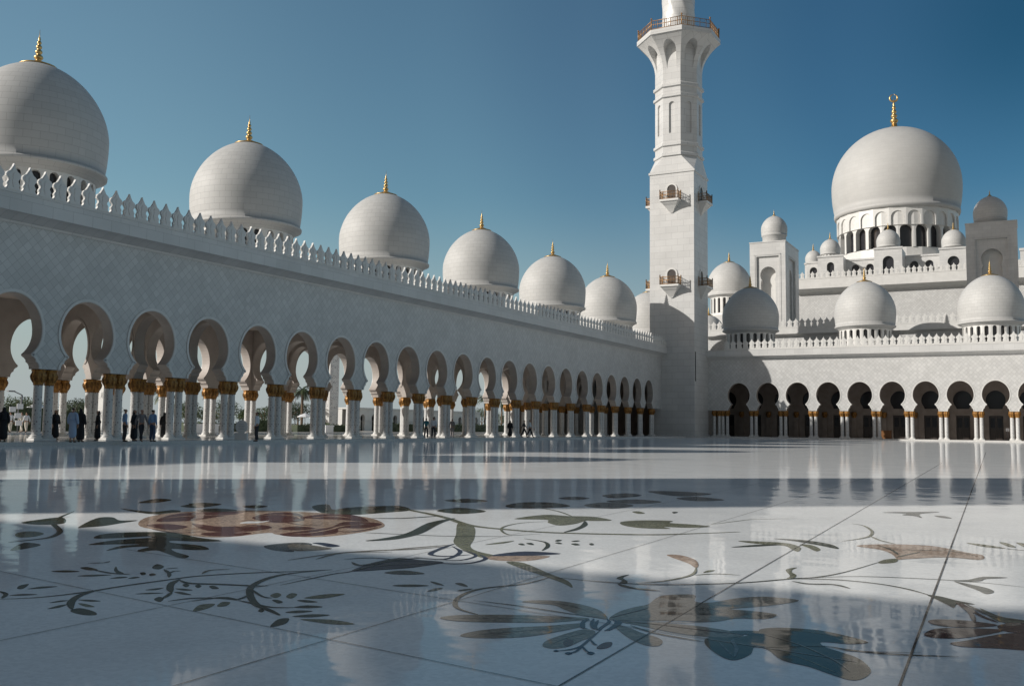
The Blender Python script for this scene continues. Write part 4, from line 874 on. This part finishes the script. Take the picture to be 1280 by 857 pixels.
PEOPLE = [
 (3, 551.7, 'woman in black robe and scarf cut by the left edge of view', 'stand', 1.2, 'black', 'black', 'abaya', POD, 1.63),
 (68.5, 549.3, 'woman in black robe and scarf half hidden beside the leftmost whole column pair', 'stand', -1.6, 'black', 'black', 'abaya', POD, 1.59),
 (90, 552.9, 'person in a pale blue ankle length robe walking near the left arcade', 'stand', .35, 'robe', 'dark', 'kandura', POD, 1.65),
 (100, 552.4, 'woman in black robe close beside the person in the pale blue robe', 'stand', .3, 'black', 'black', 'abaya', POD, 1.61),
 (121.5, 550.5, 'person in black hooded robe alone just left of the second column pair', 'stand', 2.6, 'black', 'black', 'abaya', POD, 1.57),
 (155, 552.0, 'person in blue shirt and black trousers standing just right of the second column pair', 'stand', -.4, 'blue', 'dark', 'shirt', POD, 1.65),
 (167, 551.3, 'woman in black robe between the blue shirted man and the striding man', 'stand', -1.2, 'black', 'black', 'abaya', POD, 1.63),
 (176, 551.7, 'man in grey brown shirt striding to the right with legs wide apart', 'walk', -1.9, 'grey', 'dark', 'shirt', POD, 1.65),
 (190, 551.9, 'man in blue shirt and dark jeans standing left of the third column pair', 'stand', .1, 'blue', 'jean', 'shirt', POD, 1.65),
 (204.5, 548.6, 'woman in black robe standing hard against the third column pair', 'stand', .6, 'black', 'black', 'abaya', POD, 1.59),
 (320.5, 551.7, 'lone person in white shirt and black trousers between the fourth and fifth column pairs', 'stand', 2.0, 'white', 'dark', 'shirt', POD, 1.65),
 (532.5, 547.6, 'person in teal top and dark trousers, left one of the two walking mid arcade', 'stroll', .4, 'teal', 'dark', 'shirt', POD, 1.59),
 (541.8, 548.1, 'person in white grey shirt, right one of the two walking mid arcade', 'stroll', .4, 'white', 'dark', 'shirt', POD, 1.65),
 (565, 546.3, 'person in grey clothes standing in the shade behind the mid arcade columns', 'stand', .4, 'grey', 'grey', 'shirt', POD, 1.62),
 (637.5, 546.4, 'person in black robe walking alone before the far arcade columns', 'stand', .3, 'black', 'black', 'abaya', POD, 1.57),
 (655, 546.1, 'person in dark clothes at the far end, left of the white shirted person', 'walk', -1.2, 'dark', 'dark', 'shirt', POD, 1.63),
 (662.3, 546.7, 'person in white shirt and dark trousers farthest along the arcade', 'walk', -1.2, 'white', 'dark', 'shirt', POD, 1.65)]
for a in PEOPLE: person(*a)
def far_person(px, X, label, top, face):
    P = at(px, 530, 0, X); person(px, 0, label, 'stroll', face, top, 'white', 'shirt', 0, 1.7) if False else None
    r = person(640, 700, label, 'stroll', face, top, 'cream', 'shirt', 0, 1.72); r.location = (X, P.y, .15); r['group'] = 'visitors beyond the pool'
far_person(13, -74, 'person in white walking beyond the pool at the far left', 'white', 1.4)
far_person(27, -76, 'person in cream clothes beyond the pool, left of two together', 'cream', 1.8)
far_person(33, -75, 'person in white clothes beyond the pool, right of two together', 'white', 1.5)

# ------------------------------------------------------------------ planting and things beyond the left arcade
M_LEAF = mat('leaf', (.07, .10, .035), .6); vary(M_LEAF, (.035, .055, .02), (.10, .14, .05), .9)
M_LEAFD = mat('leaf_dark', (.04, .06, .025), .6); vary(M_LEAFD, (.02, .035, .014), (.06, .085, .03), .9)
M_BARK = mat('bark', (.16, .11, .07), .9); ns, rp, mp = vary(M_BARK, (.10, .07, .045), (.22, .16, .11), 6); bumpit(M_BARK, ns.outputs[0], .6, .05)
def leaves(mb, c, R, n, sz, shape=1.0):
    for _ in range(n):
        while True:
            p = Vector((random.uniform(-1, 1), random.uniform(-1, 1), random.uniform(-1, 1)))
            if .35 < p.length < 1: break
        q = Vector((c[0]+p.x*R[0], c[1]+p.y*R[1], c[2]+p.z*R[2])); d = Vector((random.gauss(0, 1), random.gauss(0, 1), random.gauss(0, .7))).normalized()
        e = d.orthogonal().normalized()*sz*.5; s = sz*random.uniform(.7, 1.4)
        mb.quad([q-e, q+d*s*.4-e*.2, q+d*s+e*.1, q+d*s*.4+e*1.1], 0)
def tree(px, X, h, w, label, m_=None, cat='tree'):
    P = at(px, 530, 0, X); t = empty('tree', (X, P.y, 0), label, cat, 'trees beyond the pool')
    mb = MB(); mb.loft([[(r*math.cos(q*PI/4)+dx, r*math.sin(q*PI/4), z) for q in range(8)] for r, z, dx in ((.22, 0, 0), (.16, h*.25, .05), (.11, h*.5, .1), (.04, h*.85, .0))], 0, True)
    for k in range(5):
        a = k*1.3; mb.tube((.08, 0, h*.3), (math.cos(a)*w*.35, math.sin(a)*w*.35, h*.62), .05)
    mb.build('trunk', M_BARK, t)
    cb = MB()
    for k in range(9):
        a = random.uniform(0, 6.28); r = random.uniform(.1, .62)*w/2
        leaves(cb, (math.cos(a)*r, math.sin(a)*r, h*random.uniform(.45, .82)), (w*.26, w*.26, h*.19), 170, .22)
    cb.build('crown', m_ or M_LEAF, t)
def palm(px, X, h, label):
    P = at(px, 530, 0, X); t = empty('palm_tree', (X, P.y, 0), label, 'palm tree', 'palms beyond the pool')
    mb = MB(); mb.lathe([(.28, 0), (.22, .4), (.20, h*.5), (.22, h-.3), (.12, h)], n=10); mb.build('trunk', M_BARK, t)
    cb = MB()
    for k in range(26):
        a = random.uniform(0, 6.28); el = random.uniform(-.3, 1.2); L = random.uniform(2.0, 2.7); n = 12
        prev = Vector((0, 0, h)); d = Vector((math.cos(a)*math.cos(el), math.sin(a)*math.cos(el), math.sin(el)))
        side = Vector((-math.sin(a), math.cos(a), 0))
        for i in range(n):
            nx = prev+d*L/n; d = (d+Vector((0, 0, -.16))).normalized()
            for s in (1, -1):
                ln = .55*math.sin(PI*(i+1)/(n+1))+.12; tip = nx+(side*s*.8+d*.5+Vector((0, 0, -.25)))*ln
                cb.quad([prev, nx, tip], 0)
            prev = nx
    cb.build('crown', M_LEAFD, t)
def hedge(X, pa, pb, h, label, th=1.6):
    a = at(pa, 530, 0, X).y; b = at(pb, 530, 0, X).y
    o = MB(); L = b-a
    o.box(-th/2+.15, th/2-.15, .15, L-.15, 0, h-.15)
    nn = int(L*h*22)
    for _ in range(min(nn, 5200)):
        q = Vector((random.uniform(-th/2, th/2), random.uniform(0, L), h+random.uniform(-.25, .05))) if random.random() < .3 else Vector((th/2+random.uniform(-.15, .06), random.uniform(0, L), random.uniform(0, h)))
        d = Vector((random.gauss(0, 1), random.gauss(0, 1), random.gauss(0, 1))).normalized(); e = d.orthogonal().normalized()*.09
        o.quad([q-e, q+d*.12, q+d*.26+e*.2, q+e], 0)
    thing(o.build('hedge', M_LEAFD, None, (X, a, 0)), label, 'hedge')
hedge(-88, -6, 36, 2.6, 'tall clipped hedge seen through the leftmost arch')
hedge(-88, 38, 112, 2.3, 'clipped green hedge seen behind the person in the pale blue robe')
hedge(-86, 226, 300, 1.3, 'low hedge behind the two white planters')
hedge(-87, 312, 352, 1.7, 'dark hedge seen left of the fifth column pair')
hedge(-84, 366, 446, 1.2, 'low clipped hedge in front of the carved white pylon')
hedge(-90, 470, 640, 1.5, 'long low hedge seen through the middle arches')
hedge(-92, 650, 760, 2.4, 'dark hedge seen through the far arches')
for a in [(20, -105, 4.2, 5, 'bright green tree behind the lamp post at far left'), (36, -108, 4.4, 6, 'leafy tree just right of the lamp post'), (95, -112, 4.0, 9, 'wide low tree behind the woman in black near the pale robe', M_LEAFD), (112, -114, 4.4, 9, 'wide dark tree left of the second column pair', M_LEAFD), (232, -112, 4.6, 6, 'green tree right of the third column pair'), (262, -118, 4.2, 8, 'broad dark tree below the palm', M_LEAFD), (284, -112, 5.0, 6, 'round tree behind the fourth column pair'), (310, -108, 3.6, 4, 'small bushy tree right of the fourth column pair'), (330, -112, 4.4, 7, 'leafy tree between fourth and fifth column pairs'), (356, -110, 5.2, 7, 'dark tree left of the sixth column pair', M_LEAFD), (372, -120, 5.6, 7, 'tall dark tree beside the carved pylon', M_LEAFD), (430, -118, 5, 6, 'tree hidden partly behind the seventh column pair'), (602, -125, 6, 6, 'tree right of the long white outbuilding'), (626, -115, 5.0, 6, 'green tree seen between mid arcade columns'), (705, -125, 6.5, 8, 'dark tree in the far arches', M_LEAFD), (722, -125, 6.5, 7, 'second dark tree in the far arches, to the right', M_LEAFD)]: tree(*a)
for a in [(267, -98, 5.6, 'palm seen just left of the fourth column pair'), (352, -100, 5.2, 'palm seen right of the fifth column pair'), (377, -104, 6.6, 'taller palm left of the carved white pylon'), (205, -104, 5.2, 'palm behind the third column pair'), (606, -112, 7.4, 'palm beside the long white outbuilding'), (627, -112, 7.0, 'palm seen between mid arcade columns')]: palm(*a)
# carved pylons
M_CARVE = mat('carved_stone', (.75, .74, .72), .6)
tc = nd(M_CARVE, 'ShaderNodeTexCoord'); vo = nd(M_CARVE, 'ShaderNodeTexVoronoi', feature='DISTANCE_TO_EDGE'); vo.inputs['Scale'].default_value = 3.2
rp = nd(M_CARVE, 'ShaderNodeValToRGB'); rp.color_ramp.elements[0].color = (.22, .21, .20, 1); rp.color_ramp.elements[1].color = (.74, .73, .71, 1); rp.color_ramp.elements[1].position = .12
lk(M_CARVE, tc.outputs['UV'], vo.inputs['Vector']); lk(M_CARVE, vo.outputs[0], rp.inputs[0]); lk(M_CARVE, rp.outputs[0], bsdf(M_CARVE).inputs['Base Color'])
for px, X, w, h, lb in ((409.5, -95, 1.1, 15, 'tall carved white pylon seen through the seventh arch'), (128.3, -100, .5, 6.0, 'tall carved white pylon seen just left of the second column pair')):
    P = at(px, 530, 0, X); t = empty('pylon', (X, P.y, 0), lb, 'pylon')
    mb = MB(); mb.box(-w, w, -w, w, 0, h); mb.box(-w-.2, w+.2, -w-.2, w+.2, 0, .6); mb.box(-w-.15, w+.15, -w-.15, w+.15, h, h+.3); mb.build('pylon_body', M_TRIM, t)
    pb = MB()
    for k in range(int(h/2.4)):
        z = 1.0+k*2.4
        for (ax, ay) in ((1, 0), (0, -1)):
            for rr, mi, pr in ((w*.78, 0, .03), (w*.45, 1, .07)):
                zc = z+1.0; hh = rr*1.15
                if ax: pb.box(w, w+pr, -rr, rr, zc-hh, zc+hh, mi)
                else: pb.box(-rr, rr, -w-pr, -w, zc-hh, zc+hh, mi)
    pb.build('carved_panel', [M_CARVE, M_TRIM], t)
# outbuilding
a = at(446, 530, 0, -112).y; b = at(600, 530, 0, -112).y
ob = empty('outbuilding', (-112, a, 0), 'long low white outbuilding with small dark keyhole arches seen through the middle arches', 'building')
mb = MB(); n = int((b-a)/3.6); U = (b-a)/n/2
for k in range(n):
    yc = U*(2*k+1); tf = lambda u, v, d: (-.6*d, yc+u, v)
    pr = [(.62, 0), (.62, 1.7), (.50, 1.85)]+[(.72*math.cos(-.8+q*(PI/2+.8)/10) if q < 10 else 0, 2.35+.78*math.sin(-.8+q*(PI/2+.8)/10)) for q in range(0, 11)]
    arch_panel(mb, tf, pr, U, 4.1, 0, 0, back=False, under=False)
mb.box(-8, -3.5, 0, b-a, 0, 4.1); mb.box(-8, .15, -.1, b-a+.1, 4.1, 4.4); mb.build('wall', [M_TRIM], ob)
dm = MB(); dm.quad([(-1.4, .1, 0), (-1.4, b-a-.1, 0), (-1.4, b-a-.1, 4.0), (-1.4, .1, 4.0)]); dm.build('interior_shade_sheet', M_WOOD, ob)  # flat dark sheet painted as the shade behind the arches
# lamp post, signs, planters, parasols
M_POLE = mat('grey_metal', (.16, .16, .17), .5, .5)
def lamp(px, X, h, label):
    P = at(px, 530, 0, X); t = empty('street_lamp', (X, P.y, 0), label, 'street lamp')
    mb = MB(); mb.tube((0, 0, 0), (0, 0, h), .09, 8); mb.tube((0, 0, h), (.1, -1.0, h+.35), .06, 6); mb.build('pole', M_POLE, t)
    mb = MB(); mb.box(-.16, .2, -1.7, -.95, h+.3, h+.44); mb.build('lamp_head', M_POLE, t)
lamp(25.5, -96, 3.9, 'grey street lamp with one angled head against the sky at far left')
lamp(368.5, -140, 9.5, 'thin distant lamp mast above the palms')
t = MB(); P = at(301.5, 549.5, 2, POD)
t2 = empty('sign_stand', (P.x, P.y, POD), 'round white stone sign on a block base between fourth and fifth column pairs', 'sign')
mb = MB(); mb.box(-.36, .36, -.22, .22, 0, .42); mb.build('base', M_TRIM, t2)
mb = MB(); o_ = [(.36*math.cos(q*PI/10), .78+.40*math.sin(q*PI/10)) for q in range(20)]; mb.extrude(o_, -.06, .06); mb.extrude([(x*.86, .78+(z-.78)*.86) for x, z in o_], -.075, -.059); mb.build('disc', M_TRIM, t2)
t2.rotation_euler.z = .55
M_TXT = mat('sign_lines', (.30, .31, .33), .6)
mb = MB()
for k in range(4): mb.box(-.18+.03*(k % 2), .18-.03*(k % 2), -.082, -.074, .64+k*.09, .665+k*.09)
mb.build('lettering', M_TXT, t2)
P = at(22, 530, 0, -73); sp_ = empty('sign_post', (-73, P.y, 0), 'post carrying four small white boards beyond the pool at far left', 'sign')
mb = MB(); mb.tube((0, 0, 0), (0, 0, 2.6), .04); mb.build('post', M_POLE, sp_)
M_WHITE = mat('white_paint', (.8, .8, .8), .5)
for u, z in ((-.55, 1.85), (.1, 2.1), (-.05, 1.35), (.05, .75)):
    mb = MB(); mb.box(.03, .07, u-.28, u+.28, z, z+.42); mb.build('board', M_WHITE, sp_)
for px, X, lb in ((242.5, -75, 'white square planter, left one of two by the pool'), (262.5, -75, 'white square planter, right one of two by the pool'), (408, -75, 'white planter beyond the pool below the carved pylon')):
    P = at(px, 530, 0, X); t = empty('planter', (X, P.y, .15), lb, 'planter', 'white planters by the pool')
    mb = MB(); mb.box(-.5, .5, -.75, .75, 0, .85); mb.box(-.56, .56, -.81, .81, .72, .9); mb.build('box', M_WHITE, t)
    mb = MB(); leaves(mb, (0, 0, .95), (.5, .75, .22), 160, .14); mb.build('plant', M_LEAF, t)
for px, X, h, lb in ((45, -92, 3.0, 'white parasol left of the leftmost column pair'), (381, -92, 2.7, 'white parasol right of the fifth column pair'), (396, -93, 2.6, 'white parasol half hidden behind the sixth column pair')):
    P = at(px, 530, 0, X); t = empty('parasol', (X, P.y, 0), lb, 'parasol', 'white parasols in the garden')
    mb = MB(); mb.tube((0, 0, 0), (0, 0, h), .04); mb.build('pole', M_POLE, t)
    mb = MB(); mb.lathe([(1.15, h-.55), (1.13, h-.5), (.6, h-.22), (.05, h), (0, h)], n=8, smooth=False); mb.build('canopy', M_WHITE, t)
# small white notice and a bench in the right arcade
P = at(1259.5, 537, 1, YR+2.5); t = empty('notice_stand', (P.x, P.y, POD), 'small white notice on a stand inside the far right arch', 'sign')
mb = MB(); mb.tube((0, 0, 0), (0, 0, P.z-POD), .04); mb.build('post', M_POLE, t)
mb = MB(); mb.box(-.2, .2, -.03, .0, P.z-POD-.2, P.z-POD+.2); mb.build('board', M_WHITE, t)
P = at(1107, 546, 1, YR+5); t = empty('reception_desk', (P.x, P.y, POD), 'brown wooden desk in the shade inside the sixth arch of the far arcade', 'desk')
M_DESK = mat('desk_wood', (.22, .10, .035), .4)
mb = MB(); mb.box(-.75, .75, -.3, .3, .06, 1.02); mb.box(-.82, .82, -.36, .36, 1.02, 1.08); mb.box(-.7, .7, -.32, -.3, .2, .9); mb.box(-.78, .78, -.33, .33, 0, .08); mb.build('desk_body', M_DESK, t)

# ------------------------------------------------------------------ light, sky, look
EL, AZ = math.radians(23.8), math.radians(48)
d = Vector((math.sin(AZ)*math.cos(EL), math.cos(AZ)*math.cos(EL), -math.sin(EL)))
sun = bpy.data.lights.new('sun', 'SUN'); sun.energy = 5.0; sun.angle = math.radians(.45); sun.color = (1, .96, .90)
so = bpy.data.objects.new('sun', sun); COL.objects.link(so); so.rotation_euler = d.to_track_quat('-Z', 'Y').to_euler(); so.location = (-60, -60, 120)
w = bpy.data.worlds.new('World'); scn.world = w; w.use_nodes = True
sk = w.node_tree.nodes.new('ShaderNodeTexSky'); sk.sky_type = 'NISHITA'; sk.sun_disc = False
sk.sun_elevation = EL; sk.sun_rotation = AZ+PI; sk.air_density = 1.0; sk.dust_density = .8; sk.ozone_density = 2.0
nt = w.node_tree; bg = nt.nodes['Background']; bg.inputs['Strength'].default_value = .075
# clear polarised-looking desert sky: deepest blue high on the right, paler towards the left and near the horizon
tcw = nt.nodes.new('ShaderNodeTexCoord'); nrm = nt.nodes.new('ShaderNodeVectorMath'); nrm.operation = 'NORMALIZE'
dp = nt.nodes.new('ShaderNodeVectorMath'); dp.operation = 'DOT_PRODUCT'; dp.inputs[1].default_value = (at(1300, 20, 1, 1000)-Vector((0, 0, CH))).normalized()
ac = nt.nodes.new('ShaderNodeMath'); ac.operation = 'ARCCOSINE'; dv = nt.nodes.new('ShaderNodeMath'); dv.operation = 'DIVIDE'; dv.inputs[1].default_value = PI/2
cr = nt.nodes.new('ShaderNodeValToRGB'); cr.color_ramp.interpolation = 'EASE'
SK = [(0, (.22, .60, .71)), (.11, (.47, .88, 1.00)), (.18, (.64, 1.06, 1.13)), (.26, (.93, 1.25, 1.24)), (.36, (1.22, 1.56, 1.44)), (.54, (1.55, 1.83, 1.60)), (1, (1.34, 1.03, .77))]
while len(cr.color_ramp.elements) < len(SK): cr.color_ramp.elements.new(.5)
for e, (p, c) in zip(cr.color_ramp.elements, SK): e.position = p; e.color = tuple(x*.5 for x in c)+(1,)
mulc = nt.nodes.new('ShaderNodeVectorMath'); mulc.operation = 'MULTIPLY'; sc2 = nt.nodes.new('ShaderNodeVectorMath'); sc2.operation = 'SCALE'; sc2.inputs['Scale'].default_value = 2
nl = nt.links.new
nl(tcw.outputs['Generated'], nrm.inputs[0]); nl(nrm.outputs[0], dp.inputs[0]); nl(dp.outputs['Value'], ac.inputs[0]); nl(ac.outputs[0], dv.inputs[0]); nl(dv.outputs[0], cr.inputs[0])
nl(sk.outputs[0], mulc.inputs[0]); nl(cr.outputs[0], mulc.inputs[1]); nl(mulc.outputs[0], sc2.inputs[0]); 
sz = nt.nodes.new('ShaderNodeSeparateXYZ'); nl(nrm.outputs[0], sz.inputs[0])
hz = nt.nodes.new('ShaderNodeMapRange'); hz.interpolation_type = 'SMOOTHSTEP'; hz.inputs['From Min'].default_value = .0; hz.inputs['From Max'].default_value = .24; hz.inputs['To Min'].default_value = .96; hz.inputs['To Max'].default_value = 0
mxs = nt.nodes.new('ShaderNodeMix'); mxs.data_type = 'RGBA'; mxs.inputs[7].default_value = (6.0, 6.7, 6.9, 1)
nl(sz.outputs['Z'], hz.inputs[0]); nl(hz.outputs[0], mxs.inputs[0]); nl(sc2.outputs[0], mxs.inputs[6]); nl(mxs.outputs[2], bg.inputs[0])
vs = scn.view_settings; vs.view_transform = 'Standard'; vs.look = 'None'; vs.exposure = -.22; vs.gamma = 1; vs.use_curve_mapping = False
scn.render.engine = 'CYCLES'; scn.cycles.max_bounces = 8; scn.cycles.diffuse_bounces = 4; scn.cycles.glossy_bounces = 4
scn.cycles.use_denoising = True; scn.cycles.caustics_reflective = False; scn.cycles.caustics_refractive = False
